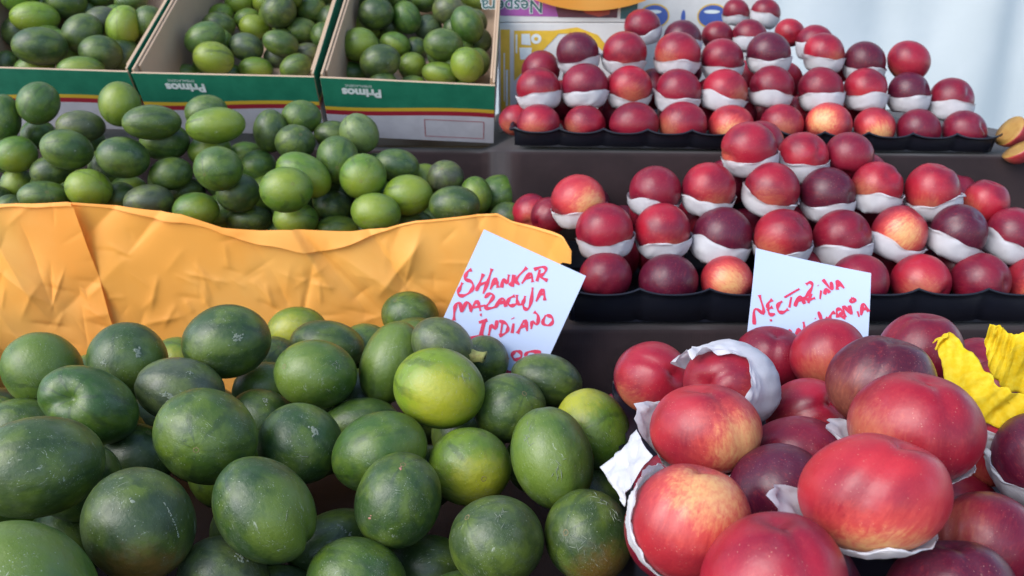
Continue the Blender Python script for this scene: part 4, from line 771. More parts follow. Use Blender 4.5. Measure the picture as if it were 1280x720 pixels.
HIDDEN_FRUIT=[
('M','F',(-0.4204,0.7618,0.9306),0.0402),
('M','F',(-0.5195,0.7894,0.9306),0.0395),
('M','F',(-0.3463,0.7845,0.9382),0.0363),
('M','F',(-0.0462,0.7267,0.9455),0.0397),
('M','F',(0.0314,0.7931,0.9577),0.0417),
('M','F',(-0.2711,0.6503,0.9544),0.0416),
('M','F',(-0.4135,0.6985,0.9604),0.0334),
('M','F',(-0.3177,0.5466,0.9493),0.0350),
('M','F',(-0.3645,0.4708,0.965),0.0338),
('M','F',(-0.0951,0.7934,0.9361),0.0322),
('M','F',(-0.2237,0.5637,0.9469),0.0367),
('M','F',(-0.4682,0.7747,0.9846),0.0351),
('M','F',(0.0272,0.6842,0.9414),0.0348),
('M','F',(-0.488,0.7188,0.936),0.0334),
('M','F',(-0.5404,0.8048,0.9965),0.0346),
('M','F',(-0.0865,0.655,0.9406),0.0323),
('M','F',(-0.4436,0.5971,0.9517),0.0327),
('M','F',(-0.3291,0.71,0.9413),0.0360),
('M','F',(-0.2312,0.8143,0.9454),0.0321),
('M','F',(-0.4259,0.5057,0.9387),0.0326),
('M','F',(-0.372,0.571,0.9898),0.0339),
('M','F',(-0.5975,0.8018,0.9317),0.0340),
('M','F',(-0.2065,0.7337,0.9325),0.0339),
('N','F',(0.1844,0.6019,1.0149),0.0369),
('N','F',(0.1709,0.4912,1.0028),0.0347),
('N','F',(0.2774,0.5201,0.9905),0.0357),
('N','F',(0.3031,0.5875,1.0128),0.0369),
('N','F',(0.3144,0.6734,1.0212),0.0342),
('N','F',(0.1739,0.3807,1.0344),0.0368),
('N','F',(0.3215,0.4411,1.0058),0.0365),
('N','F',(0.2012,0.6734,1.0063),0.0348),
('N','F',(0.2668,0.4668,1.0408),0.0349),
('N','F',(0.1152,0.451,1.027),0.0370),
('N','F',(0.3481,0.5104,0.9961),0.0345),
('N','F',(0.1376,0.6995,1.0273),0.0351),
('N','F',(0.1364,0.5482,0.9909),0.0356),
('M','H',(-0.2793,1.1407,1.0512),0.0307),
('M','H',(-0.1232,1.1684,1.0736),0.0320),
('M','H',(-0.2122,1.1897,1.0879),0.0338),
('M','H',(-0.2187,1.1283,1.0718),0.0320),
('M','H',(-0.7216,1.1889,1.1267),0.0350),
('M','H',(-0.2949,1.159,1.149),0.0324),
('M','H',(-0.0013,1.1874,1.0603),0.0341),
('M','H',(-0.2845,1.196,1.1087),0.0325),
('M','H',(-0.4446,1.1541,1.0943),0.0342),
('M','H',(-0.3558,1.1431,1.0594),0.0347),
('M','H',(-0.5803,1.1908,1.0866),0.0337),
('M','H',(-0.6604,1.1388,1.119),0.0332),
('M','H',(-0.02,1.1953,1.1152),0.0349),
('M','H',(-0.7717,1.1841,1.0869),0.0313),
('M','H',(-0.4846,1.19,1.0751),0.0325),
('M','H',(-0.3321,1.1285,1.1141),0.0307),
('M','H',(-0.1866,1.1486,1.1172),0.0315),
('M','H',(-0.544,1.1992,1.1373),0.0318),
('M','H',(-0.6603,1.1997,1.0957),0.0315),
('M','H',(-0.2653,1.1975,1.0529),0.0355),
('M','H',(-0.4228,1.1949,1.0574),0.0303),
('M','H',(-0.3799,1.1802,1.1162),0.0355),
('M','H',(-0.2148,1.1979,1.1537),0.0301),
('M','H',(-0.6292,1.1968,1.16),0.0344),
('M','H',(-0.5029,1.1137,1.0884),0.0325),
('M','H',(-0.706,1.1206,1.0958),0.0300),
('M','H',(-0.0722,1.1341,1.0731),0.0314),
('M','H',(-0.1676,1.1496,1.0509),0.0308),
('M','H',(-0.0793,1.1851,1.1048),0.0319),
('M','H',(-0.4502,1.1783,1.1459),0.0303),
('M','H',(-0.7888,1.1953,1.1814),0.0307),
('M','H',(-0.5518,1.1405,1.0904),0.0307),
('N','M',(0.3736,1.1554,1.2027),0.0347),
('N','M',(0.2127,1.1231,1.107),0.0355),
('N','M',(0.3993,1.1412,1.0705),0.0357),
('N','M',(0.5166,1.1139,1.1598),0.0344),
('N','M',(0.6697,1.0759,1.0884),0.0342),
('N','M',(0.3817,1.0436,1.1002),0.0342),
('N','M',(0.2924,1.1505,1.0998),0.0351),
('N','M',(0.1116,1.124,1.1135),0.0354),
('N','M',(0.5635,1.1578,1.0982),0.0360),
('N','M',(0.4847,1.1574,1.1029),0.0359),
('N','M',(0.6257,1.1149,1.1274),0.0348),
('N','M',(0.427,1.1308,1.1555),0.0344),
('N','M',(0.4602,1.0708,1.0861),0.0344),
('N','M',(0.3194,1.1157,1.1523),0.0351),
('N','M',(0.6141,1.0077,1.0503),0.0347),
('N','M',(0.5747,1.0843,1.0979),0.0346),
('N','M',(0.2167,1.0764,1.0508),0.0357),
('N','M',(0.1508,1.0636,1.0503),0.0344),
('N','M',(0.6812,1.1637,1.1241),0.0342),
('N','M',(0.5148,1.1042,1.0544),0.0348),
('N','M',(0.6934,1.1369,1.0599),0.0348),
('N','M',(0.1724,1.1686,1.0769),0.0346),
('N','M',(0.2795,1.0604,1.0985),0.0342),
('N','M',(0.626,1.1564,1.0513),0.0355),
('N','M',(0.535,1.0386,1.0572),0.0358),
('N','M',(0.3454,1.0954,1.0816),0.0345),
('N','B',(0.1819,1.3423,1.2297),0.0348),
('N','B',(0.3538,1.3852,1.2568),0.0332),
('N','B',(0.2449,1.3599,1.2705),0.0343),
('N','B',(0.3839,1.3266,1.2314),0.0334),
('N','B',(0.0356,1.3966,1.2246),0.0336),
('N','B',(0.4878,1.3405,1.2258),0.0340),
('N','B',(0.4142,1.4032,1.2834),0.0341),
('N','B',(0.6327,1.4077,1.2727),0.0349),
('N','B',(0.0843,1.3398,1.2529),0.0337),
('N','B',(0.0503,1.3774,1.3003),0.0337),
('N','B',(0.5606,1.3962,1.3061),0.0345),
('N','B',(0.1183,1.3844,1.2212),0.0339),
('N','B',(0.1225,1.3958,1.2848),0.0337),
('N','B',(0.5221,1.3988,1.2291),0.0340),
('N','B',(0.3002,1.4195,1.2259),0.0347),
('N','B',(0.6021,1.3336,1.2416),0.0346),
('N','B',(0.4879,1.4155,1.2817),0.0333),
('N','B',(0.3076,1.3177,1.2265),0.0338),
('N','B',(0.304,1.4058,1.3003),0.0341),
('N','B',(0.1965,1.4152,1.2652),0.0342),
('N','B',(0.4514,1.4025,1.2236),0.0340),
('M','X1',(-0.922,1.6371,1.4252),0.0307),
('M','X1',(-0.7752,1.6638,1.4431),0.0316),
('M','X1',(-0.7209,1.5618,1.3688),0.0330),
('M','X1',(-0.9252,1.5945,1.402),0.0310),
('M','X1',(-0.8366,1.4794,1.3366),0.0340),
('M','X1',(-0.8588,1.6438,1.4558),0.0337),
('M','X1',(-0.8543,1.6066,1.3904),0.0347),
('M','X1',(-0.8449,1.6869,1.4406),0.0314),
('M','X1',(-0.9433,1.5369,1.3647),0.0315),
('M','X1',(-0.8784,1.5831,1.4613),0.0307),
('M','X1',(-0.8775,1.5104,1.3486),0.0325),
('M','X1',(-0.7826,1.599,1.3879),0.0303),
('M','X1',(-0.9308,1.5354,1.4333),0.0340),
('M','X1',(-0.6878,1.5301,1.3828),0.0313),
('M','X1',(-0.7931,1.7033,1.4599),0.0323),
('M','X1',(-0.7325,1.4977,1.3224),0.0353),
('M','X2',(-0.4588,1.6096,1.4235),0.0261),
('M','X2',(-0.3748,1.6532,1.4057),0.0254),
('M','X2',(-0.372,1.6829,1.4364),0.0278),
('M','X2',(-0.4778,1.6567,1.4566),0.0269),
('M','X2',(-0.4239,1.7016,1.455),0.0281),
('M','X2',(-0.3706,1.5744,1.3593),0.0264),
('M','X2',(-0.5725,1.7186,1.4619),0.0266),
('M','X2',(-0.3882,1.643,1.4418),0.0279),
('M','X2',(-0.5614,1.5305,1.3461),0.0283),
('M','X2',(-0.4868,1.7056,1.4487),0.0258),
('M','X2',(-0.5751,1.493,1.306),0.0253),
('M','X2',(-0.4481,1.5979,1.3747),0.0279),
('M','X2',(-0.4413,1.6472,1.4142),0.0283),
('M','X2',(-0.5287,1.7174,1.4492),0.0276),
('M','X2',(-0.4489,1.557,1.3478),0.0268),
('M','X2',(-0.4867,1.6378,1.3983),0.0269),
('M','X2',(-0.4339,1.5826,1.4373),0.0279),
('M','X2',(-0.5806,1.6077,1.3796),0.0252),
('M','X2',(-0.3637,1.617,1.3898),0.0282),
('M','X2',(-0.485,1.671,1.4161),0.0254),
('M','X2',(-0.4057,1.674,1.4184),0.0252),
('M','X3',(-0.2272,1.6301,1.4106),0.0287),
('M','X3',(-0.245,1.6689,1.4305),0.0282),
('M','X3',(-0.1561,1.6798,1.4599),0.0288),
('M','X3',(-0.1066,1.4909,1.3064),0.0283),
('M','X3',(-0.2846,1.6093,1.4097),0.0262),
('M','X3',(-0.2438,1.595,1.3762),0.0278),
('M','X3',(-0.2766,1.6344,1.4401),0.0258),
('M','X3',(-0.1906,1.7176,1.4501),0.0257),
('M','X3',(-0.0655,1.5502,1.3505),0.0258),
('M','X3',(-0.2252,1.594,1.4345),0.0278),
('M','X3',(-0.101,1.5281,1.3329),0.0282),
('M','X3',(-0.1201,1.633,1.4507),0.0251),
('M','X3',(-0.2763,1.6966,1.4438),0.0252),
('M','X3',(-0.0732,1.5731,1.3854),0.0252),
('M','X3',(-0.0901,1.7118,1.4566),0.0270),
('M','X3',(-0.2842,1.6597,1.4115),0.0261),
('M','X3',(-0.2513,1.47,1.3116),0.0261),
('M','X3',(-0.1083,1.6321,1.3955),0.0283),
('M','X3',(-0.2581,1.5653,1.4383),0.0289),
('M','X3',(-0.2456,1.7173,1.4464),0.0260),
('M','X3',(-0.0673,1.4814,1.3114),0.0267),
('M','X3',(-0.2715,1.5313,1.3326),0.0274),
('M','X3',(-0.1264,1.6918,1.4367),0.0261),
('M','X3',(-0.1117,1.5881,1.371),0.0257),
('M','X3',(-0.233,1.4184,1.2707),0.0288),
('M','X3',(-0.1378,1.515,1.3245),0.0251),
('N','Fo',(0.3577,0.3339,1.0415),0.0360),
('N','Fo',(0.4308,0.3335,1.0391),0.0360),
('N','Fo',(0.5081,0.3285,1.0417),0.0360),
('N','Fo',(0.4335,0.4024,1.0414),0.0360),
('N','Fo',(0.5054,0.3991,1.0416),0.0360),
('N','Fo',(0.4289,0.4787,1.0404),0.0360),
('N','Fo',(0.5076,0.4786,1.0371),0.0360),
('N','Fo',(0.5061,0.5512,1.0422),0.0360),
('M','Fo',(-0.864,0.3626,0.9035),0.0380),
('M','Fo',(-0.7823,0.3629,0.9029),0.0380),
('M','Fo',(-0.7068,0.3608,0.8995),0.0380),
('M','Fo',(-0.6314,0.3618,0.8982),0.0380),
('M','Fo',(-0.5527,0.3636,0.9019),0.0380),
('M','Fo',(-0.4747,0.3615,0.897),0.0380),
('M','Fo',(-0.4009,0.3607,0.9012),0.0380),
('M','Fo',(-0.8581,0.4372,0.8967),0.0380),
('M','Fo',(-0.7052,0.4399,0.8964),0.0380),
('M','Fo',(-0.6309,0.4384,0.8988),0.0380),
('M','Fo',(-0.5497,0.4379,0.8994),0.0380),
('M','Fo',(-0.4,0.4396,0.8976),0.0380),
('M','Fo',(-0.8588,0.5163,0.9025),0.0380),
('M','Fo',(-0.7847,0.5134,0.9018),0.0380),
('M','Fo',(-0.7068,0.5134,0.9029),0.0380),
('M','Fo',(-0.6322,0.5119,0.9007),0.0380),
('M','Fo',(-0.5533,0.516,0.9027),0.0380),
('M','Fo',(-0.8606,0.5941,0.9021),0.0380),
('M','Fo',(-0.7856,0.5926,0.9034),0.0380),
('M','Fo',(-0.7035,0.5936,0.9028),0.0380),
('M','Fo',(-0.5508,0.5889,0.8962),0.0380),
('M','Fo',(-0.858,0.6696,0.8961),0.0380),
('M','Fo',(-0.7812,0.6682,0.9028),0.0380),
('M','Fo',(-0.703,0.6681,0.9034),0.0380),
('M','Fo',(-0.6282,0.6643,0.8961),0.0380),
('M','Fo',(-0.8585,0.7452,0.8986),0.0380),
('M','Fo',(-0.7847,0.7404,0.9009),0.0380),
('M','Fo',(-0.7028,0.746,0.9031),0.0380),
('M','Fo',(-0.8566,0.8188,0.9019),0.0380),
('M','Fo',(-0.7801,0.8192,0.8987),0.0380),
('M','Fo',(-0.8632,0.9007,0.899),0.0380),
('M','Fo',(-0.7869,0.8997,0.8988),0.0380),
('M','Fo',(-0.8629,0.9764,0.8981),0.0380),
('M','Fo',(-0.7039,0.3969,0.9675),0.0380),
('M','Fo',(-0.6285,0.3973,0.9679),0.0380),
('M','Fo',(-0.4735,0.394,0.9632),0.0380),
('M','Fo',(-0.4011,0.3966,0.9688),0.0380),
('M','Fo',(-0.8572,0.4761,0.9673),0.0380),
('M','Fo',(-0.7801,0.4713,0.9619),0.0380),
('M','Fo',(-0.7049,0.4726,0.9668),0.0380),
('M','Fo',(-0.6282,0.4709,0.9679),0.0380),
('M','Fo',(-0.6311,0.5502,0.9647),0.0380),
('M','Fo',(-0.5548,0.5543,0.9681),0.0380),
('M','Fo',(-0.6279,0.6286,0.9616),0.0380),
('M','Fo',(-0.5544,0.6303,0.9613),0.0380),
('M','Fo',(-0.8589,0.7063,0.9663),0.0380),
('M','Fo',(-0.7053,0.7031,0.9688),0.0380),
('M','Fo',(-0.6258,0.7073,0.9671),0.0380),
('M','Fo',(-0.8587,0.7791,0.9684),0.0380),
('M','Fo',(-0.7815,0.7786,0.9658),0.0380),
('M','Fo',(-0.859,0.8558,0.9673),0.0380),
('M','Fo',(-0.7795,0.8587,0.9649),0.0380),
('M','Fo',(-0.7041,0.861,0.9643),0.0380),
('M','Fo',(-0.8602,0.935,0.968),0.0380),
('M','Fo',(-0.781,0.9375,0.9651),0.0380),
('M','Fo',(-0.8594,1.0129,0.9637),0.0380),
('M','Fo',(-0.857,0.3943,1.0143),0.0380),
('M','Fo',(-0.5537,0.3942,1.0154),0.0380),
('M','Fo',(-0.5513,0.477,1.0155),0.0380),
('M','Fo',(-0.4764,0.4772,1.0183),0.0380),
('M','Fo',(-0.8561,0.5519,1.0174),0.0380),
('M','Fo',(-0.7837,0.5536,1.0138),0.0380),
('M','Fo',(-0.7062,0.5498,1.0173),0.0380),
('M','Fo',(-0.4789,0.5514,1.012),0.0380),
('M','Fo',(-0.8596,0.6321,1.0169),0.0380),
('M','Fo',(-0.7061,0.6313,1.0133),0.0380),
('M','Fo',(-0.7793,0.7045,1.0171),0.0380),
('M','Fo',(-0.7102,0.7783,1.0171),0.0380),
('M','Fo',(-0.628,0.7828,1.0145),0.0380),
('M','Fo',(-0.7797,1.0084,1.0151),0.0380),
]


def sphere_grid(nu, nv):
    th = np.linspace(0, math.pi, nv)
    ph = np.linspace(0, 2 * math.pi, nu, endpoint=False)
    T, PH = np.meshgrid(th[1:-1], ph, indexing='ij')
    T = np.concatenate([[0], T.ravel(), [math.pi]])
    PH = np.concatenate([[0], PH.ravel(), [0]])
    F = []
    for i in range(nu): F.append((0, 1 + i, 1 + (i + 1) % nu))
    for j in range(nv - 3):
        for i in range(nu):
            a = 1 + j * nu; i2 = (i + 1) % nu
            F.append((a + i, a + nu + i, a + nu + i2, a + i2))
    a = 1 + (nv - 3) * nu
    for i in range(nu): F.append((a + i, len(T) - 1, a + (i + 1) % nu))
    return T, PH, F


GRIDS = {'hi': sphere_grid(52, 34), 'lo': sphere_grid(32, 20)}


def pole_basis(p):
    p = Vector(p).normalized()
    t = Vector((0, 0, 1)) if abs(p.z) < .8 else Vector((0, 1, 0))
    a = t.cross(p).normalized()
    b = p.cross(a)
    return np.array([a, b, p])                        # rows: local axes


def fruit_mesh(name, mat, loc, r, q, pole, res, shape):
    T, PH, F = GRIDS[res]
    u = np.stack([np.sin(T) * np.cos(PH), np.sin(T) * np.sin(PH), np.cos(T)], 1)      # pole frame
    rad = shape(T, PH, u)
    B = pole_basis(pole)
    v = (u * rad[:, None]) @ B * np.array(r)
    o = mesh_obj(name, v, F, mat)
    at = o.data.attributes.new('unit', 'FLOAT_VECTOR', 'POINT')
    at.data.foreach_set('vector', u.astype(np.float32).ravel())
    o.location = loc
    o.rotation_mode = 'QUATERNION'
    o.rotation_quaternion = q
    return o, B


MTONE = {'d': (.035, .068, .014), 'g': (.050, .104, .014), 'l': (.092, .168, .014), 'y': (.165, .240, .012), 'p': (.115, .175, .050), 'k': (.066, .084, .040)}
NTONE = {'r': (.33, .010, .027), 'm': (.20, .007, .023), 'p': (.080, .007, .022), 'b': (.44, .024, .036)}


def jitter(c, a=.16):
    k = 1 + rnd.uniform(-a, a)
    return (c[0] * k * (1 + rnd.uniform(-a, a)), c[1] * k, c[2] * k * (1 + rnd.uniform(-a, a)), 1)


def blob_patch(o, shape, B, r, dirs, sizes, mat, seed):
    """small raised scabs lying on a fruit's skin"""
    g = np.random.default_rng(seed)
    V, F = [], []
    def on_skin(d, lift):
        d = d / np.linalg.norm(d)
        u = B @ d
        T = np.array([math.acos(max(-1, min(1, u[2])))]); PH = np.array([math.atan2(u[1], u[0])])
        p = (u * shape(T, PH, u[None])[0]) @ B * np.array(r)
        nn = p / np.array(r) ** 2
        return p + nn / np.linalg.norm(nn) * lift
    for d, (sa, sb, an) in zip(dirs, sizes):
        d = d / np.linalg.norm(d)
        t1 = np.cross(d, [0, 0, 1.0] if abs(d[2]) < .9 else [0, 1.0, 0]); t1 /= np.linalg.norm(t1)
        t2 = np.cross(d, t1)
        b = len(V)
        V.append(on_skin(d, .0007))
        n = 8
        for k in range(n):
            a = 2 * math.pi * k / n
            w = g.uniform(.6, 1.25)
            x, y = sa * w * math.cos(a), sb * w * math.sin(a)
            x, y = x * math.cos(an) - y * math.sin(an), x * math.sin(an) + y * math.cos(an)
            V.append(on_skin(d + t1 * x + t2 * y, .00008))
        for k in range(n): F.append((b, b + 1 + k, b + 1 + (k + 1) % n))
    return mesh_obj('scar', V, F, mat, o)


def make_melon(i, grp, tone, loc, r, q, pole, has, spot, label, group):
    nz = noise_fn(1000 + i, 7, 1.9)
    nz2 = noise_fn(3000 + i, 7, 4.5)
    lobes = rnd.choice((8, 9, 10)); off = rnd.uniform(0, 6.28)
    dent = 'hollow' in label
    furrow = 'furrow' in label or 'creased' in label

    def shape(T, PH, u):
        k = 1 + .022 * nz(u) + .008 * nz2(u)
        k = k - .007 * np.sin(T) * (.5 + .5 * np.cos(lobes * PH + off))
        k = k - .03 * np.exp(-(T / .12) ** 2) - .02 * np.exp(-((math.pi - T) / .15) ** 2)
        if dent:
            k = k - .24 * np.exp(-(T / .38) ** 2)
        if furrow:
            d = np.abs((PH - 1.0 + math.pi) % (2 * math.pi) - math.pi)
            k = k - .09 * np.exp(-(d * np.sin(T) / .16) ** 2) * np.exp(-((T - .55) / .75) ** 2)
        return k

    o, B = fruit_mesh('green_melon', MELON, loc, r, q, pole, 'hi' if grp == 'F' else 'lo', shape)
    o.color = jitter(MTONE[tone])
    o['spot'] = [float(x) for x in (B @ np.array(spot))]
    amb = 'orange-brown' in label or 'scratched dark' in label
    o['spot_tint'] = (.16, .085, .015) if amb else (((.36, .36, .02) if grp == 'F' else (.21, .27, .02)) if tone in 'ly' else (.12, .18, .022))
    tag(o, label, 'melon', group)
    for k, (dv, size, kind) in enumerate(SCARS.get(label, [])):
        g = np.random.default_rng(900 + i * 7 + k)
        dv = np.array(dv)
        t1 = np.cross(dv, [0, 1.0, 0]); t1 /= np.linalg.norm(t1); t2 = np.cross(dv, t1)
        an = g.uniform(0, 3.1)
        if kind == 'patch':
            dirs = [dv + t1 * g.normal() * size * .45 + t2 * g.normal() * size * .28 for _ in range(16)]
            sz = [(size * g.uniform(.12, .34), size * g.uniform(.10, .22), g.uniform(0, 3)) for _ in dirs]
        elif kind == 'line':
            dirs = [dv + (t1 * math.cos(an) + t2 * math.sin(an)) * size * q + t1 * g.normal() * size * .05 for q in np.linspace(-1, 1, 17)]
            sz = [(size * g.uniform(.04, .10), size * g.uniform(.03, .06), g.uniform(0, 3)) for _ in dirs]
        elif kind == 'net':
            dirs, sz = [], []
            for _ in range(9):
                a2 = g.uniform(0, 3.1); c0 = dv + t1 * g.normal() * size * .5 + t2 * g.normal() * size * .5
                dirs.append(c0); sz.append((size * g.uniform(.25, .6), size * .028, a2))
        else:
            dirs, sz = [dv, dv + t1 * size * 1.3], [(size, size * .6, an), (size * .5, size * .35, an)]
        blob_patch(o, shape, B, r, dirs, sz, NICK if kind == 'nick' else PALE, i * 13 + k)
    if has:
        pl = Vector(pole).normalized()
        sz = .0026 if grp == 'F' else .0022
        sc_v, sc_f = [], []
        n = 12
        prof = [(0, -.25), (.55, -.12), (.8, .25), (1.0, .05), (1.15, -.5)]
        for (pr, ph_) in prof:
            for a in range(n):
                w = 1 + .18 * math.sin(3 * a + i)
                sc_v.append((pr * sz * w * math.cos(2 * math.pi * a / n), pr * sz * w * math.sin(2 * math.pi * a / n), ph_ * sz * .7))
        sc = mesh_obj('blossom_scar', sc_v, grid_faces(n, len(prof), True), SCAR, o)
        me_r = float(np.linalg.norm(np.array(pl) * np.array(r)))
        k0 = float(shape(np.array([0.0]), np.array([0.0]), np.array([[0, 0, 1.0]]))[0])
        sc.location = Vector([pl[a] * r[a] for a in range(3)]) * k0
        nrm = Vector([pl[a] / r[a] for a in range(3)]).normalized()
        sc.rotation_mode = 'QUATERNION'
        sc.rotation_quaternion = nrm.to_track_quat('Z', 'Y')
    if 'cut stem' in label:
        pts = [Vector((0, 0, -.004)), Vector((.001, 0, .004)), Vector((.003, .001, .010)), Vector((.004, .002, .0135))]
        rr = [.0075, .0062, .0055, .0068]
        sv, n = [], 12
        for p_, r_ in zip(pts + [pts[-1]], rr + [.003]):
            for a in range(n):
                w = 1 + .22 * math.sin(5 * 2 * math.pi * a / n)
                sv.append((p_.x + r_ * w * math.cos(2 * math.pi * a / n), p_.y + r_ * w * math.sin(2 * math.pi * a / n), p_.z))
        st = mesh_obj('stem', sv, grid_faces(n, 5, True), STEM, o)
        inv = o.rotation_quaternion.inverted()
        d = (inv @ Vector((.93, -.25, -.28))).normalized()
        kk = 1 / math.sqrt(sum((d[a] / r[a]) ** 2 for a in range(3)))
        st.location = d * kk
        st.rotation_mode = 'QUATERNION'
        st.rotation_quaternion = d.to_track_quat('Z', 'Y')
    return o


def make_wrap(o, r, q, spec, seed, cup, hi):
    """tissue paper cup round a nectarine: spec = opening direction, rim angle, loose flaps"""
    ov, rim, flaps = spec
    ov = Vector(ov).normalized()
    inv = Quaternion(q).inverted()
    w = inv @ ov                                             # work in the fruit's own frame
    t = Vector((0, 0, 1)) if abs(w.z) < .8 else Vector((1, 0, 0))
    a = t.cross(w).normalized(); b = w.cross(a)
    n = 96 if hi else 56
    n1, n2 = (22, 9) if hi else (13, 3)
    R = np.array(r)
    g = np.random.default_rng(seed)
    p1, p2, p3 = g.uniform(0, 6.28, 3)
    rows = n1 + n2
    J, PHI = np.meshgrid(np.arange(rows), np.linspace(0, 2 * math.pi, n, endpoint=False), indexing='ij')
    J, ph = J.ravel(), PHI.ravel()
    cr = crease_fn(seed, 6, 1.6)
    nz = noise_fn(seed + 3, 6, 2.5, 2)
    fo = fold_fn(seed + 8, 60 if hi else 34, (0, 6.3, 1.2, 3.0), (.12, .6), (.03, .16) if hi else (.05, .20), (.008, .035) if hi else (.016, .060))
    mean_r = float(R.mean())
    rimn = math.radians(rim) + .06 * np.sin(2 * ph + p1) + .035 * np.sin(3 * ph + p2) + (.02 * np.sin(7 * ph + p3) if hi else .022 * np.sin(5 * ph + p3) + .014 * np.sin(9 * ph + p1))
    sv = np.minimum(J, n1 - 1) / (n1 - 1)
    al = math.radians(176) + (rimn - math.radians(176)) * sv
    e = np.clip(J - n1 + 1, 0, None) / n2
    sn, cs = np.sin(al), np.cos(al)
    wv, av, bv = np.array(w), np.array(a), np.array(b)
    outw = np.cos(ph)[:, None] * av + np.sin(ph)[:, None] * bv
    if cup:
        d = outw * (sn ** .34)[:, None] + wv * (cs * .97)[:, None]
    else:
        d = outw * sn[:, None] + wv * cs[:, None]
    ln_ = np.linalg.norm(d, axis=1)
    u = d / ln_[:, None]
    k = 1 / np.sqrt(((u / R) ** 2).sum(1))
    pos = u * (k * (np.maximum(1, ln_) if cup else 1))[:, None]
    pleat = .010 * np.sin(9 * ph + p2 + 2 * sv) + (.010 if hi else .003) * np.sin(17 * ph + p1)
    off = 1.035 + .020 * sv + pleat * sv + np.maximum(-.02, fo(np.stack([ph, al - .9 * e], 1)))
    pos = pos * off[:, None]
    ext = .06 + .04 * np.sin(3 * ph + p3) + (.04 * np.sin(7 * ph + p1) if hi else 0)
    for (fd, ln, hw) in flaps:
        fdl = inv @ Vector(fd).normalized()
        fa = math.atan2(fdl.dot(b), fdl.dot(a))
        dd = np.abs((ph - fa + math.pi) % (2 * math.pi) - math.pi)
        ext = ext + ln * np.clip(1 - (dd / (hw * 2.2)) ** 1.5, 0, 1)
    tang = wv * sn[:, None] - outw * cs[:, None]             # towards the opening
    bend = (.14 if hi else .10) + (.16 if hi else .06) * np.sin(ph * 2 + p1)
    pos = pos + (tang * .85 + outw * bend[:, None]) * (ext * mean_r * e)[:, None]
    pos = pos + outw * (mean_r * e * (.05 * nz(np.stack([ph * 2, e * 2], 1)) + (.05 + ext * .5) * cr(np.stack([ph * 2.2, e * 1.5], 1))))[:, None]
    V = pos
    wp = mesh_obj('tissue_wrap', V, grid_faces(n, rows, True), TISSUE, o)
    return wp


def make_nectarine(i, grp, tone, loc, r, q, pole, spot, wrap, label, group):
    nz = noise_fn(5000 + i, 6, 1.7)
    dep = rnd.uniform(.8, 1.2)
    ph0 = rnd.uniform(0, 6.28)

    gd = .040
    if grp == 'F':
        Bv = pole_basis(pole)
        ph0 = math.atan2(Bv[1][2], Bv[0][2]) + rnd.uniform(-.9, .9)
        gd = .044

    def shape(T, PH, u):
        k = 1 + .018 * nz(u)
        k = k - .15 * dep * np.exp(-(T / .24) ** 2) + .02 * np.exp(-((T - .55) / .3) ** 2)
        d = np.abs((PH - ph0 + math.pi) % (2 * math.pi) - math.pi)
        g = np.exp(-(d * np.maximum(np.sin(T), .25) / .10) ** 2)
        k = k - gd * dep * g * np.clip((2.6 - T) / 1.2, 0, 1)
        k = k + .012 * np.exp(-((d * np.sin(T) - .3) / .2) ** 2) * np.clip((2.6 - T) / 1.2, 0, 1)
        k = k + .02 * np.exp(-((math.pi - T) / .22) ** 2)
        return k

    o, B = fruit_mesh('nectarine', NECT, loc, r, q, pole, 'hi' if grp == 'F' else 'lo', shape)
    o.color = jitter(NTONE[tone], .10)
    o['spot'] = [float(x) for x in (B @ np.array(spot))]
    o['blush'] = {'b': .9, 'r': .22, 'm': .12, 'p': .14}[tone]
    tag(o, label, 'nectarine', group)
    if wrap:
        make_wrap(o, r, q, wrap, 7000 + i, grp != 'F', grp == 'F')
    return o


MG = {'F': 'melons in the front heap', 'H': 'melons in the middle heap', 'X1': 'melons in the left box', 'X2': 'melons in the middle box', 'X3': 'melons in the right box'}
NG = {'F': 'nectarines in the front heap', 'M': 'nectarines in the middle tray', 'B': 'nectarines in the back tray'}
for i, (grp, tone, loc, r, q, pole, has, spot, label) in enumerate(MELONS):
    make_melon(i, grp, tone, loc, r, q, pole, has, spot, label, MG[grp])
for i, (grp, tone, loc, r, q, pole, spot, wrap, label) in enumerate(NECTARINES):
    make_nectarine(i, grp, tone, loc, r, q, pole, spot, wrap, label, NG[grp])
HL = {('M', 'F'): 'green melon buried low in the front heap', ('M', 'H'): 'green melon buried low in the middle heap',
      ('M', 'X1'): 'green melon buried low in the left box', ('M', 'X2'): 'green melon buried low in the middle box', ('M', 'X3'): 'green melon buried low in the right box',
      ('N', 'F'): 'nectarine buried low in the front heap', ('N', 'Fo'): 'nectarine at the outer right end of the front heap', ('M', 'Fo'): 'green melon at the outer left end of the front heap', ('N', 'M'): 'nectarine behind the rows of the middle tray', ('N', 'B'): 'nectarine behind the rows of the back tray'}
for i, (kind, grp, loc, r) in enumerate(HIDDEN_FRUIT):
    q = Quaternion(Vector((rnd.gauss(0, 1), rnd.gauss(0, 1), rnd.gauss(0, 1))).normalized(), rnd.uniform(0, 6))
    rr = (r * 1.03, r * .98, r * .99)
    if kind == 'M':
        make_melon(500 + i, grp + ' ', rnd.choice('ddgl'), loc, rr, q, (1, 0, 0), 0, (0, 0, 0), HL[kind, grp], ('outer ' if grp[-1] == 'o' else 'buried ') + MG[grp.rstrip('o')])
    else:
        make_nectarine(500 + i, grp + ' ', rnd.choice('rmmp'), loc, rr, q, (0, .3, 1), (0, 0, 0), 0, HL[kind, grp], ('outer ' if grp[-1] == 'o' else 'buried ') + NG[grp.rstrip('o')])


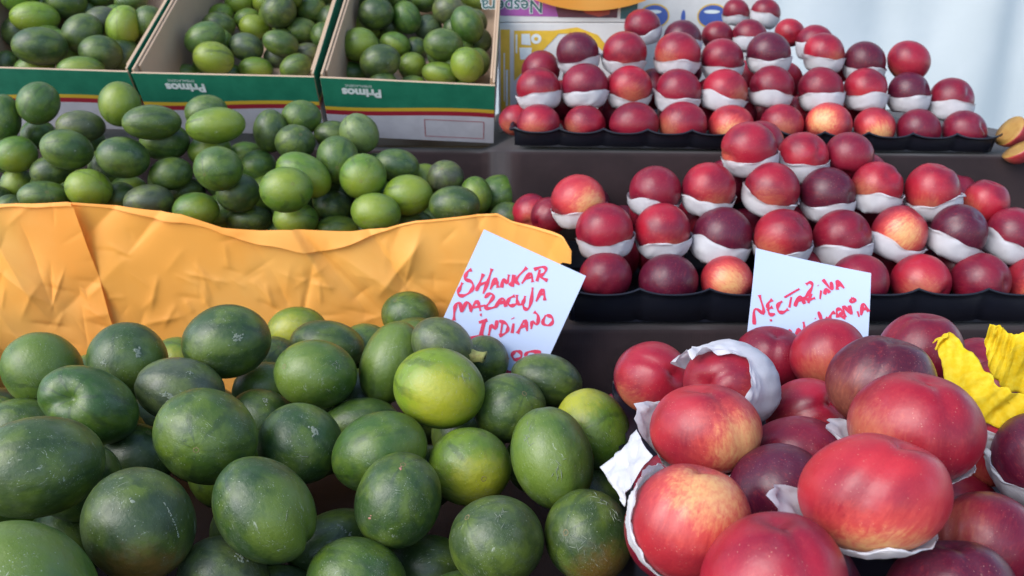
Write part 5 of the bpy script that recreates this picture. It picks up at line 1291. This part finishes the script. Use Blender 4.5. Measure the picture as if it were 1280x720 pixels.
# ------------------------------------------------------------------ printed fruit boxes
def text_mesh(name, txt, size, mat, parent, bold=0.0, squash=1.0):
    cu = bpy.data.curves.new(name, 'FONT')
    cu.body = txt
    cu.size = size
    cu.offset = bold
    cu.align_x = 'CENTER'
    cu.resolution_u = 3
    tmp = bpy.data.objects.new(name + '_src', cu)
    COL.objects.link(tmp)
    dg = bpy.context.evaluated_depsgraph_get()
    me = bpy.data.meshes.new_from_object(tmp.evaluated_get(dg))
    bpy.data.objects.remove(tmp)
    o = bpy.data.objects.new(name, me)
    me.materials.clear()
    me.materials.append(mat)
    COL.objects.link(o)
    o.parent = parent
    o.scale = (squash, 1, 1)
    return o


def strip(name, pts, width, y, mat, parent):
    """flat printed line on the front of a carton (x,z points)"""
    V, F = [], []
    for (x0, z0), (x1, z1) in zip(pts[:-1], pts[1:]):
        dx, dz = x1 - x0, z1 - z0
        L = math.hypot(dx, dz) or 1
        nx_, nz_ = -dz / L * width / 2, dx / L * width / 2
        b = len(V)
        V += [(x0 + nx_, y, z0 + nz_), (x0 - nx_, y, z0 - nz_), (x1 - nx_, y, z1 - nz_), (x1 + nx_, y, z1 + nz_)]
        F.append((b, b + 1, b + 2, b + 3))
    return mesh_obj(name, V, F, mat, parent, smooth=False)


def panel(name, b, parent, outer):
    """cardboard sheet: printed on the one outer side, kraft elsewhere"""
    v, f = box_geo(*b)
    ax = {'front': 2, 'left': 5, 'right': 3, 'back': 4, 'none': -1}[outer]
    o = mesh_obj(name, v, f, None, parent, smooth=False, mats=[KRAFT, PRINT], midx=[1 if k == ax else 0 for k in range(6)])
    m = o.modifiers.new('bevel', 'BEVEL')
    m.width = .0008
    m.segments = 2
    return o


TILT = 32


def fruit_box(loc, yaw, roll, W, D, H, label, seed, words):
    root = empty('fruit_box', loc)
    root.rotation_euler = Matrix.Rotation(yaw, 3, 'Z').to_4x4().to_3x3().__matmul__(Matrix.Rotation(roll, 3, 'Y')).__matmul__(Matrix.Rotation(math.radians(TILT), 3, 'X')).to_euler()
    tag(root, label, 'box', 'printed cardboard boxes of melons')
    t = .0045
    fp = panel('front_panel', (0, W, 0, t, 0, H), root, 'front')
    panel('side_panel', (.0006, t, t + .0006, D, 0, H + .004), root, 'left')
    panel('side_panel', (W - t, W - .0006, t + .0006, D, 0, H + .004), root, 'right')
    panel('back_panel', (t + .0006, W - t - .0006, D - t, D - .0006, 0, H + .004), root, 'back')
    panel('bottom_panel', (t + .0006, W - t - .0006, t + .0006, D - t - .0006, .0, .004), root, 'none')
    # inner fold of the front wall and doubled side walls
    o = panel('inner_flap', (t + .001, W - t - .001, t + .0008, t + .0045, .004, H - .003), root, 'none')
    panel('inner_flap', (t + .0006, t + .0046, .02, D - .01, .004, H + .001), root, 'none')
    panel('inner_flap', (W - t - .0046, W - t - .0006, .02, D - .01, .004, H + .001), root, 'none')
    if words:
        tx = text_mesh('lettering', 'Primos', .0215, INKW, fp, .0011, 1.08)
        tx.rotation_euler = (math.radians(90), math.radians(180), 0)
        tx.location = (words, -.0006, H - .0185)
        t2 = text_mesh('lettering', 'EMBALAGENS', .0072, INKW, fp, 0, 1.0)
        t2.rotation_euler = (math.radians(90), math.radians(180), 0)
        t2.location = (words - .004, -.0006, H - .0100)
    if seed == 3:
        strip('printed_frame', [(.168, .046), (.168, .010), (.270, .010), (.270, .046), (.168, .046)], .0012, -.0006, INKR, fp)
    return root


H_ = .120
ty, tz = H_ * math.sin(math.radians(TILT)), H_ * math.cos(math.radians(TILT))
fruit_box((-.320, 1.292 + ty, 1.293 - tz), .0, .046, .288, .50, H_, 'rightmost green and white printed fruit box, beside the nectarines', 3, .066)
fruit_box((-.628, 1.296 + ty, 1.300 - tz), .0, .022, .300, .50, H_, 'middle green and white printed fruit box', 2, .082)
fruit_box((-.986, 1.300 + ty, 1.312 - tz), .0, .030, .350, .50, H_, 'leftmost green and white printed fruit box, cut by the left edge', 1, 0)
for px_ in (-.86, -.48, -.18):
    stand_part('prop', (px_ - .05, px_ + .05, 1.62, 1.68, 1.17, 1.345))


# ------------------------------------------------------------------ black trays
def tray(name, loc, roll, W, D, h, cups, label):
    root = empty(name, loc, (0, roll, 0))
    tag(root, label, 'tray', 'black plastic fruit trays')
    path = []
    nW, nD = cups * 10, 60
    for i in range(nW): path.append((W * i / nW, 0, 0, -1, i / nW * cups))
    for i in range(nD): path.append((W, D * i / nD, 1, 0, i / nD * 6))
    for i in range(nW): path.append((W - W * i / nW, D, 0, 1, i / nW * cups))
    for i in range(nD): path.append((0, D - D * i / nD, -1, 0, i / nD * 6))
    prof = [(-.012, .002), (-.005, .004), (0, h * .75), (.002, h - .003), (.007, h), (.0085, h - .001), (.008, h - .0028), (.0035, h - .0035), (-.0015, h - .005), (-.007, .006), (-.015, .0045)]
    V = []
    for (po, pz) in prof:
        for (x, y, nx_, ny_, s) in path:
            c = abs(math.sin(math.pi * s))
            bul = .007 * c ** .6 * (1 - .35 * pz / h)
            up = (.0045 * (1 - c) ** 2 - .0025 * c) * max(0, pz / h - .5) * 2
            V.append((x + nx_ * (po + bul - .004), y + ny_ * (po + bul - .004), pz + up))
    mesh_obj('rim', V, grid_faces(len(path), len(prof), True), BLACKPLA, root)
    box('base', (.008, W - .008, .008, D - .008, .001, .0045), BLACKPLA, root)
    # dividers between the cups
    for k in range(1, cups):
        x = W * k / cups
        v = []
        for yy in np.linspace(.012, D - .012, 13):
            hh = .010 + .006 * math.cos(yy * 80)
            v += [(x - .003, yy, .0046), (x, yy, .0046 + hh), (x + .003, yy, .0046)]
        f = []
        for j in range(12):
            for c in range(2):
                f.append((j * 3 + c, j * 3 + c + 1, j * 3 + 4 + c, j * 3 + 3 + c))
        mesh_obj('divider', v, f, BLACKPLA, root)
    return root


tray('fruit_tray', (.072, .897, 1.0095), 0, .690, .245, .046, 8, 'black plastic tray holding the middle rows of nectarines')
tray('fruit_tray', (.004, 1.178, 1.194), math.radians(.8), .742, .46, .028, 11, 'black plastic tray holding the back rows of nectarines')

# ------------------------------------------------------------------ orange and yellow papers
TOP = [(-.86, 1.142), (-.687, 1.145), (-.585, 1.147), (-.54, 1.141), (-.442, 1.129), (-.39, 1.111), (-.34, 1.106), (-.217, 1.106), (-.17, 1.110), (-.13, 1.120), (-.043, 1.128), (-.02, 1.130), (0, 1.121), (.05, 1.113), (.066, 1.109), (.077, 1.092)]


def top_at(x):
    return float(np.interp(x, [p[0] for p in TOP], [p[1] for p in TOP]))


def paper_sheet(name, y0, seed, label, lip, taper, zb=.872):
    """hanging crumpled sheet; taper(t): left and right edge at height t=0 bottom..1 top; lip(x): fold-over at the top in metres"""
    nx_, nz_, nl = 300, 110, 6
    x0_, x1_ = min(taper(0)[0], taper(1)[0]), max(taper(0)[1], taper(1)[1])
    lo, mk = noise_fn(seed + 9, 6, 9, 2), noise_fn(seed + 11, 6, 12, 2)
    span = x1_ - x0_
    bigf = fold_fn(seed, int(26 * span / .7) + 4, (x0_, x1_, .95, 1.15), (.04, .13), (.012, .045), (.003, .008), (.7, 2.6))
    smallf = fold_fn(seed + 1, int(90 * span / .7), (x0_, x1_, .93, 1.05), (.008, .03), (.003, .010), (.0008, .0024))
    fewf = fold_fn(seed + 2, int(40 * span / .7), (x0_, x1_, 1.03, 1.15), (.008, .03), (.003, .008), (.0006, .0016))

    def relief(P_, t):
        x = P_[:, 0]
        return y0 + bigf(P_) + smallf(P_) + fewf(P_) + .006 * lo(P_) - .018 * (1 - t) ** 2 - .05 * np.clip((x + .02) / .095, 0, 1) ** 1.5

    V, F = [], []
    for k in range(nz_):
        t = k / (nz_ - 1)
        xa, xb = taper(t)
        x = np.linspace(xa, xb, nx_)
        zt = np.array([top_at(a) for a in x]) + .0025 * lo(np.stack([x * 4, x * 0 + .3], 1))
        z = zb + (zt - zb) * t
        P_ = np.stack([x, z], 1)
        V += list(zip(x, relief(P_, t), z))
    F += grid_faces(nx_, nz_)
    b = len(V)
    xa, xb = taper(1)
    x = np.linspace(xa, xb, nx_)
    zt = np.array([top_at(a) for a in x]) + .0025 * lo(np.stack([x * 4, x * 0 + .3], 1))
    L = np.array([lip(a) for a in x]) * (1 + .5 * lo(np.stack([x * 6, x * 0 + 1.7], 1)))
    tuck = np.clip(mk(np.stack([x * 2, x * 0 + 2.2], 1)), 0, 1)
    for k in range(nl):                                   # the fold has its own vertices: a sharp crease
        e = k / (nl - 1)
        z = zt - L * e
        y = relief(np.stack([x, z], 1), 1) - .0008 - (.004 * e ** .7 + .012 * e * tuck) * np.clip(L / .012, 0, 1)
        V += list(zip(x, y, z))
    F += [tuple(b + q for q in f) for f in grid_faces(nx_, nl)]
    o = mesh_obj(name, V, F, ORANGE)
    tag(o, label, 'paper')
    return o


paper_sheet('orange_paper', 1.000, 61, 'long sheet of orange paper dividing front and middle melons',
            lambda x: .003 + .026 * math.exp(-((x + .29) / .075) ** 2) + .008 * math.exp(-((x + .46) / .05) ** 2),
            lambda t: (-.66, .045 + .032 * min(1, max(0, (t - .72) / .2))))
paper_sheet('orange_paper', .986, 83, 'left sheet of orange paper with a slanting right edge', lambda x: .004, lambda t: (-.88, -.535 - .045 * t))


def ribbon(name, path, widths, ups, seed, mat, parent, n=90, m=30, fold=.006):
    """crumpled strip of paper along a path: ridged lengthwise, folded over at one edge, ragged outline"""
    P_ = np.array(path); W_ = np.array(widths); U_ = np.array(ups)
    t0 = np.linspace(0, 1, len(P_)); t = np.linspace(0, 1, n)
    C = np.stack([np.interp(t, t0, P_[:, k]) for k in range(3)], 1)
    for _ in range(3): C[1:-1] = (C[:-2] + 2 * C[1:-1] + C[2:]) / 4
    Wd = np.interp(t, t0, W_)
    Up = np.stack([np.interp(t, t0, U_[:, k]) for k in range(3)], 1)
    Up /= np.linalg.norm(Up, axis=1)[:, None]
    Tn = np.gradient(C, axis=0); Tn /= np.linalg.norm(Tn, axis=1)[:, None]
    Nm = np.cross(Tn, Up); Nm /= np.linalg.norm(Nm, axis=1)[:, None]
    cr = crease_fn(seed, 6, 2.2, .2); cr2 = crease_fn(seed + 4, 7, 6.0, .3); nz = noise_fn(seed + 1, 6, 3, 2)
    V = []
    for j in range(m):
        s = j / (m - 1)
        for i in range(n):
            q_ = np.array([[t[i] * 2.5, s]])
            ww = Wd[i] * (1 + .12 * cr2(np.array([[t[i] * 1.5, round(s)]]))[0] + .12 * nz(np.array([[t[i] * 9, round(s) * 3]]))[0])
            edge = .72 + .12 * nz(np.array([[t[i] * 5, 4.0]]))[0]
            h = s if s < edge else edge - (s - edge) * .9           # upper edge folded back down
            lift = 0 if s < edge else fold * 1.1 * min(1, (s - edge) * 9)
            d = fold * (3.4 * cr(q_)[0] + .3 * cr2(q_)[0]) - lift
            V.append(C[i] + Up[i] * ww * (h - .5) * 1.3 + Nm[i] * d)
    o = mesh_obj(name, V, grid_faces(n, m), mat, parent)
    so = o.modifiers.new('solid', 'SOLIDIFY')
    so.thickness = .0004
    return o


y1 = ribbon('yellow_crepe_paper', [(.342, .567, 1.120), (.349, .569, 1.124), (.355, .556, 1.114), (.355, .533, 1.104), (.362, .520, 1.096), (.373, .513, 1.092), (.395, .507, 1.090)],
            [.010, .018, .026, .034, .034, .032, .032], [(.3, .2, 1), (.5, .1, .9), (.85, .05, .6), (.75, -.05, .7), (.3, -.1, .95), (.15, -.15, 1), (.1, -.15, 1)], 91, YELLOW, None, fold=.0035)
tag(y1, 'crumpled yellow crepe paper strip curling over the front nectarines', 'paper')
y2 = ribbon('yellow_crepe_paper', [(.385, .574, 1.128), (.392, .568, 1.122), (.402, .560, 1.116), (.430, .556, 1.112)],
            [.016, .042, .058, .064], [(.1, 0, 1), (.05, -.1, 1), (0, -.1, 1), (0, -.1, 1)], 97, YELLOW, None, fold=.003)
tag(y2, 'flat folded yellow crepe paper tuft at the right edge', 'paper')


def patch(name, c, seed, amp, mat, n=26):
    """loose crumpled sheet spanned between four corners"""
    c = [np.array(p) for p in c]
    cr, nz = fold_fn(seed, 40, (0, 1, 0, 1), (.1, .5), (.02, .14), (.2, .9)), noise_fn(seed + 1, 6, 3, 2)
    nn = np.cross(c[1] - c[0], c[3] - c[0]); nn /= np.linalg.norm(nn)
    V = []
    for j in range(n):
        for i in range(n):
            a, b = i / (n - 1), j / (n - 1)
            p = (c[0] * (1 - a) + c[1] * a) * (1 - b) + (c[3] * (1 - a) + c[2] * a) * b
            q_ = np.array([[a, b]])
            V.append(p + nn * amp * (.7 * cr(q_)[0] + .8 * nz(q_)[0]) + (c[1] - c[0]) * .06 * nz(q_ * 2.3)[0])
    o = mesh_obj(name, V, grid_faces(n, n), mat)
    so = o.modifiers.new('solid', 'SOLIDIFY')
    so.thickness = .0004
    return o


tp = patch('tissue_paper', [(.066, .500, 1.046), (.090, .500, 1.078), (.094, .462, 1.080), (.074, .450, 1.048)], 103, .004, TISSUE)
tag(tp, 'loose white tissue between the scratched melon and the speckled nectarine', 'tissue paper')

# ------------------------------------------------------------------ handwritten cards
# corner, across, up, facing, width in m, pen strokes in mm from the upper left corner
MELON_CARD=((-0.0326,0.8627,1.1412),(0.9096,-0.1289,-0.3950),(0.4154,0.2822,0.8647),(0.0000,-0.9507,0.3102),0.1301,[[(6.7,-48.4),(0.8,-51.6),(-0.7,-58.8),(3.4,-62.1),(12.3,-60.7),(17.4,-66.0),(14.9,-75.2),(8.4,-81.7),(0.0,-80.6),(-6.7,-74.2),(-8.6,-66.5)],[(20.9,-47.1),(21.4,-60.1),(21.5,-69.0)],[(27.4,-37.6),(29.4,-53.7),(30.1,-68.3)],[(21.5,-61.4),(29.5,-52.9)],[(35.6,-60.3),(35.2,-42.9),(42.9,-54.9)],[(34.9,-55.2),(41.1,-48.6)],[(46.7,-53.1),(43.1,-40.7),(51.3,-47.2),(48.1,-35.7)],[(57.4,-47.1),(53.5,-33.2)],[(63.7,-19.4),(56.4,-39.0),(64.2,-41.3)],[(57.1,-37.6),(53.3,-46.9)],[(65.9,-39.0),(69.8,-20.9),(76.9,-32.3)],[(67.2,-33.0),(74.7,-26.3)],[(78.3,-15.4),(80.9,-29.4)],[(72.1,-18.3),(79.8,-10.4),(85.5,-11.6),(84.4,-19.2),(79.7,-23.2),(91.7,-23.4)],[(12.1,-110.5),(7.5,-98.8),(6.4,-91.0),(10.7,-88.5),(17.2,-101.1),(15.8,-85.6),(20.0,-84.2),(26.1,-92.2)],[(25.4,-93.6),(26.1,-76.0),(35.8,-87.8)],[(25.0,-88.4),(38.4,-79.3)],[(33.7,-72.0),(36.7,-63.9),(43.2,-65.0),(41.0,-75.1),(38.3,-84.0),(48.9,-77.5),(50.6,-71.9)],[(49.5,-77.2),(51.9,-60.5),(60.5,-71.1)],[(49.7,-71.7),(58.1,-65.7)],[(64.6,-55.2),(59.8,-60.1),(60.1,-66.7),(65.7,-68.2),(70.3,-62.9)],[(66.3,-53.1),(70.1,-61.3),(75.1,-62.8),(76.9,-57.2),(75.4,-50.3)],[(79.3,-37.7),(84.9,-53.5),(85.5,-63.7),(80.4,-64.2),(76.8,-59.9)],[(89.7,-51.0),(90.3,-31.0),(98.4,-45.7)],[(89.2,-42.9),(95.6,-38.4)],[(39.5,-100.7),(47.2,-93.9)],[(44.4,-96.0),(48.0,-114.7)],[(38.2,-121.6),(51.3,-112.3)],[(56.2,-109.6),(52.9,-95.7),(61.6,-101.7),(57.4,-89.6)],[(63.6,-86.7),(68.5,-103.9)],[(59.9,-89.2),(69.4,-88.1),(73.7,-92.9),(73.2,-99.4),(67.4,-105.0)],[(76.6,-84.9),(79.7,-95.9)],[(73.0,-79.5),(73.9,-80.2)],[(85.5,-93.8),(86.0,-72.4),(94.6,-86.6)],[(85.7,-85.3),(92.3,-79.8)],[(97.9,-82.4),(94.5,-72.6),(103.2,-76.5),(99.3,-64.2),(92.4,-62.8)],[(107.1,-60.1),(114.4,-59.5),(117.8,-64.7),(114.5,-71.0),(106.1,-71.4),(106.5,-60.6)],[(36.9,-92.2),(38.9,-91.2)],[(62.2,-112.5),(64.8,-111.3)],[(61.4,-121.0),(64.4,-117.4),(68.4,-121.5),(65.5,-129.9),(72.0,-128.0)],[(75.4,-117.8),(73.2,-124.2),(79.9,-129.0),(84.4,-123.4),(82.9,-117.6),(75.4,-117.8)],[(87.9,-124.5),(88.6,-124.8)],[(92.1,-112.9),(89.4,-119.5),(95.9,-123.6),(101.7,-117.4),(98.4,-111.4),(92.1,-112.9)],[(119.5,-102.0),(107.7,-105.8),(103.3,-111.5),(108.7,-116.1),(115.2,-111.5),(113.7,-104.6)],[(81.6,-133.9),(89.4,-139.0)],[(91.9,-137.3),(93.2,-142.6)],[(89.9,-144.9),(97.8,-137.3)]])
NECTARINE_CARD=((0.2552,0.7733,1.1412),(0.9776,-0.0471,-0.2052),(0.1928,0.5920,0.7826),(0.0846,-0.8046,0.5878),0.1243,[[(6.1,-83.4),(2.6,-63.9),(17.1,-72.0),(8.0,-51.0)],[(22.3,-52.6),(17.5,-57.8),(18.4,-63.8),(23.3,-60.6)],[(18.4,-63.8),(20.9,-70.0),(26.5,-67.1)],[(32.5,-52.0),(28.0,-57.2),(28.9,-63.8),(34.2,-64.5),(39.7,-59.0)],[(34.5,-47.5),(49.7,-34.3)],[(41.9,-45.1),(40.8,-57.0)],[(46.3,-54.5),(50.4,-39.4),(56.5,-49.6)],[(47.4,-48.0),(57.3,-43.0)],[(56.3,-28.0),(60.2,-24.1),(63.9,-26.6),(60.5,-35.9),(55.7,-43.7),(60.7,-44.2),(66.8,-40.6)],[(62.2,-36.7),(60.0,-47.9)],[(72.7,-30.9),(72.1,-40.7)],[(68.7,-26.0),(69.4,-26.4)],[(76.7,-34.7),(77.1,-26.4),(81.9,-31.6)],[(73.7,-18.4),(85.0,-30.2),(82.5,-19.0)],[(89.6,-26.5),(87.1,-14.5),(96.6,-23.4)],[(89.0,-22.3),(94.2,-18.5)],[(21.7,-75.2),(24.2,-74.7)],[(16.7,-89.4),(17.1,-84.3),(21.4,-86.7),(18.6,-92.3)],[(26.4,-85.3),(28.1,-81.2),(30.5,-85.1)],[(44.6,-80.4),(41.1,-85.7),(42.3,-93.8),(46.4,-95.0),(50.3,-88.7)],[(49.6,-89.2),(51.4,-75.1),(56.4,-84.4)],[(50.1,-83.2),(55.6,-80.0)],[(56.7,-68.8),(60.1,-80.2),(62.7,-76.8)],[(68.3,-62.5),(69.0,-63.0)],[(71.4,-54.5),(76.4,-65.6),(81.9,-59.0)],[(83.4,-61.2),(84.6,-54.1),(88.6,-51.5)],[(91.9,-56.8),(89.6,-48.7),(94.1,-46.5),(97.0,-50.5),(92.0,-54.2),(99.9,-55.5)],[(99.5,-54.6),(95.1,-40.6),(107.9,-52.7),(102.8,-41.1)],[(105.8,-31.8),(108.7,-33.7),(106.6,-37.5),(103.5,-35.8),(105.8,-31.8)],[(111.5,-45.6),(113.6,-51.4)],[(115.6,-49.3),(116.7,-33.2),(123.2,-43.8)],[(116.4,-43.1),(121.9,-39.8)]])


def chaikin(p, n=2):
    p = [np.array(a, float) for a in p]
    for _ in range(n):
        if len(p) < 3: break
        o_ = [p[0]]
        for a, b in zip(p[:-1], p[1:]): o_ += [a * .75 + b * .25, a * .25 + b * .75]
        o_.append(p[-1])
        p = o_
    return p


def price_card(name, spec, height, pen, label, thin=.0006):
    c, ux, uy, n, W, strokes = spec
    ux, uy, n = Vector(ux), Vector(uy), Vector(n)
    root = empty(name, Vector(c) + ux * W / 2 - uy * height)
    M_ = Matrix((ux, uy, n)).transposed()
    root.rotation_euler = M_.to_euler()
    tag(root, label, 'price card', 'handwritten price cards')
    # slightly curled sheet
    nx_, ny_ = 14, 16
    top, bot = [], []
    bend = lambda x, y: .004 * (x / W) ** 2 * 2 + .003 * math.sin(y / height * 2.2)
    for j in range(ny_):
        for i in range(nx_):
            x, y = (i / (nx_ - 1) - .5) * W, height * j / (ny_ - 1)
            top.append((x, y, bend(x, y)))
            bot.append((x, y, bend(x, y) - thin))
    F = grid_faces(nx_, ny_)
    N0 = nx_ * ny_
    F = F + [tuple(N0 + i for i in reversed(f)) for f in F]
    edge = [i for i in range(nx_)] + [nx_ - 1 + nx_ * j for j in range(1, ny_)] + [nx_ * ny_ - 1 - i for i in range(1, nx_)] + [nx_ * (ny_ - 1 - j) for j in range(1, ny_ - 1)]
    for a, b in zip(edge, edge[1:] + edge[:1]): F.append((b, a, a + N0, b + N0))
    card = mesh_obj('card', top + bot, F, CARD, root, smooth=False)
    V, F = [], []
    for k, s in enumerate(strokes):
        pts = chaikin([(max(x, 3.0) / 1000 - W / 2, height + y / 1000) for x, y in s])
        L = len(pts)
        b = len(V)
        for i, p in enumerate(pts):
            a = pts[max(0, i - 1)]; c2 = pts[min(L - 1, i + 1)]
            t = c2 - a
            t = t / (np.linalg.norm(t) + 1e-9)
            nn = np.array([-t[1], t[0]])
            wd = pen * (.78 + .3 * math.sin(i * .9 + k)) * .5
            zz = bend(p[0], p[1]) + .0004 + .00004 * (k % 5)
            for sgn in (1, -1):
                V.append((p[0] + nn[0] * wd * sgn, p[1] + nn[1] * wd * sgn, zz))
        for i in range(L - 1):
            F.append((b + 2 * i, b + 2 * i + 1, b + 2 * i + 3, b + 2 * i + 2))
    mesh_obj('handwriting', V, F, INK, root, smooth=False)
    return root


price_card('price_card', MELON_CARD, .185, .0043, 'tilted white card handwritten in red, standing among the green melons')
price_card('price_card', NECTARINE_CARD, .118, .0040, 'white card handwritten in red, standing behind the front nectarines')


# ------------------------------------------------------------------ cartons behind the back tray
def poly(name, pts, y, mat, parent):
    return mesh_obj(name, [(x, y, z) for x, z in pts], [tuple(range(len(pts)))], mat, parent, smooth=False)


def disc(cx, cz, rx, rz, n=28):
    return [(cx + rx * math.cos(-2 * math.pi * k / n), cz + rz * math.sin(-2 * math.pi * k / n)) for k in range(n)]


lc = empty('yellow_carton', (-.026, 1.53, 1.178))
tag(lc, 'yellow and white printed carton behind the left of the back tray', 'carton')
LW, LH = .262, .205
box('body', (0, LW, 0, .30, 0, LH), CREAM, lc, .002)
poly('printed_panel', [(.004, .015), (.022, .015), (.022, LH - .012), (.004, LH - .012)], -.0005, INKY, lc)
poly('printed_panel', [(.030, .125), (.030, LH - .014), (.115, LH - .014)], -.0005, INKY, lc)
poly('printed_panel', [(.115, LH - .020), (.030, .098), (.030, .125), (.100, LH - .0145), (.150, LH - .008), (.190, LH - .022), (.215, .155), (.205, .15), (.180, LH - .034), (.150, LH - .019)], -.0008, INKY, lc)
ic = INKW
poly('pictogram', [(.040, .160), (.064, .160), (.062, .138), (.042, .138)], -.0011, ic, lc)
poly('pictogram', disc(.072, .176, .010, .009), -.0011, ic, lc)
poly('pictogram', disc(.072, .176, .004, .0035), -.0014, INKY, lc)
poly('pictogram', [(.033, .150), (.036, .150), (.036, .184), (.033, .184)], -.0011, ic, lc)
poly('pictogram', [(.044, .166), (.062, .164), (.060, .185), (.044, .185)], -.0011, ic, lc)
poly('pictogram', [(.010, .06), (.012, .06), (.012, .15), (.010, .15)], -.0011, ic, lc)
poly('pictogram', [(.014, .05), (.018, .052), (.018, .12), (.014, .118)], -.0011, ic, lc)
tx = text_mesh('lettering', '2021', .018, INKR, lc, .0006)
tx.rotation_euler = (math.radians(90), math.radians(180), 0)
tx.location = (.150, -.0011, .187)

uc = empty('purple_carton', (-.030, 1.535, 1.178 + LH + .001))
tag(uc, 'purple printed carton stacked on the yellow carton', 'carton')
box('body', (0, .27, 0, .30, 0, .13), CREAM, uc, .002)
poly('printed_panel', [(.002, .012), (.002, .128), (.19, .128), (.15, .07), (.118, .010)], -.0005, PURP, uc)
poly('printed_picture', [(.118, .009), (.112, .030), (.14, .075), (.235, .075), (.230, .008)], -.0008, MAROON, uc)
poly('printed_picture', [(.150, .034), (.170, .016), (.195, .010), (.215, .014), (.218, .036), (.19, .05)], -.0011, REDFR, uc)
poly('printed_panel', [(.236, .006), (.268, .006), (.268, .08), (.236, .08)], -.0005, INKG, uc)
tx0 = text_mesh('lettering', 'Nespera', .034, INKW, uc, .0016, 1.0)
tx0.rotation_euler = (math.radians(90), math.radians(180), 0)
tx0.location = (.030, -.0011, .040)
tx1 = text_mesh('lettering', 'Nespera', .034, INKG, uc, .0004, 1.0)
tx1.rotation_euler = (math.radians(90), math.radians(180), 0)
tx1.location = (.030, -.0016, .040)

wc = empty('white_carton', (.262, 1.80, 1.178))
tag(wc, 'white carton with blue ovals behind the top nectarines', 'carton')
box('body', (0, .30, 0, .30, 0, .275), CREAM, wc, .002)
for cx_ in (.055, .185):
    poly('printed_oval', disc(cx_, .225, .034, .026), -.0005, INKY, wc)
    poly('printed_oval', disc(cx_, .225, .031, .023), -.0009, INKB, wc)
    poly('printed_oval', disc(cx_ - .002, .234, .018, .004), -.0013, INKW, wc)
poly('printed_mark', disc(.120, .222, .005, .016), -.0005, INKB, wc)
poly('printed_mark', [(.10, .262), (.19, .262), (.19, .272), (.10, .272)], -.0005, INKG, wc)

# orange paper hanging over the purple carton
V = []
crp = crease_fn(140, 6, 8)
for k in range(14):
    for i in range(40):
        s = i / 39; e = k / 13
        x = .035 + .215 * s
        zb = 1.404 + .020 * (2 * s - 1.05) ** 2
        z = 1.52 - (1.52 - zb) * e
        V.append((x, 1.515 - .012 * math.sin(math.pi * e) - .004 * crp(np.array([[x, z]]))[0], z))
op = mesh_obj('orange_paper', V, grid_faces(40, 14), ORANGE)
tag(op, 'orange paper hanging over the purple carton at the top', 'paper')


# ------------------------------------------------------------------ cut nectarine at the right end of the back tray
def slice_fruit(loc, rot, r, a0, a1, label):
    n, m = 18, 12
    V, F, idx = [], [], []
    for j in range(m + 1):
        th = math.pi * j / m
        for i in range(n + 1):
            ph = a0 + (a1 - a0) * i / n
            V.append((r * math.sin(th) * math.cos(ph), r * math.sin(th) * math.sin(ph), r * .92 * math.cos(th)))
    for j in range(m):
        for i in range(n):
            F.append((j * (n + 1) + i, (j + 1) * (n + 1) + i, (j + 1) * (n + 1) + i + 1, j * (n + 1) + i + 1)); idx.append(0)
    # flesh faces with a hollow where the stone was
    for side in (0, n):
        ph = a0 if side == 0 else a1
        ring = [j * (n + 1) + side for j in range(m + 1)]
        b = len(V)
        for k in (.55, .25):
            for j in range(m + 1):
                x, y, z = V[ring[j]]
                V.append((x * k + .15 * r * k, y * k * .9, z * k))
        L1 = [b + j for j in range(m + 1)]; L2 = [b + m + 1 + j for j in range(m + 1)]
        for A_, B_ in ((ring, L1), (L1, L2)):
            for j in range(m):
                f = (A_[j], A_[j + 1], B_[j + 1], B_[j])
                F.append(f if side else tuple(reversed(f))); idx.append(1)
        F.append(tuple(L2) if side else tuple(reversed(L2))); idx.append(1)
    root = mesh_obj('nectarine_slice', V, F, None, None, True, mats=[NECT, FLESH], midx=idx)
    at = root.data.attributes.new('unit', 'FLOAT_VECTOR', 'POINT')
    at.data.foreach_set('vector', (np.array(V) / r).astype(np.float32).ravel())
    root.color = (.34, .03, .035, 1)
    root['spot'] = [0.0, 0.0, -1.0]; root['blush'] = .8
    root.location = loc
    root.rotation_euler = rot
    tag(root, label, 'nectarine slice', 'cut nectarine pieces')
    return root


def slice_rot(n):
    return (-Vector(n)).normalized().to_track_quat('Y', 'Z').to_euler()


slice_fruit((.770, 1.195, 1.218), slice_rot((-.88, .0, .47)), .027, 0, math.pi, 'upper cut nectarine half showing yellow flesh at the end of the back tray')
slice_fruit((.757, 1.148, 1.196), slice_rot((-.62, .12, .78)), .023, 0, math.pi, 'lower cut nectarine half with yellow flesh at the end of the back tray')
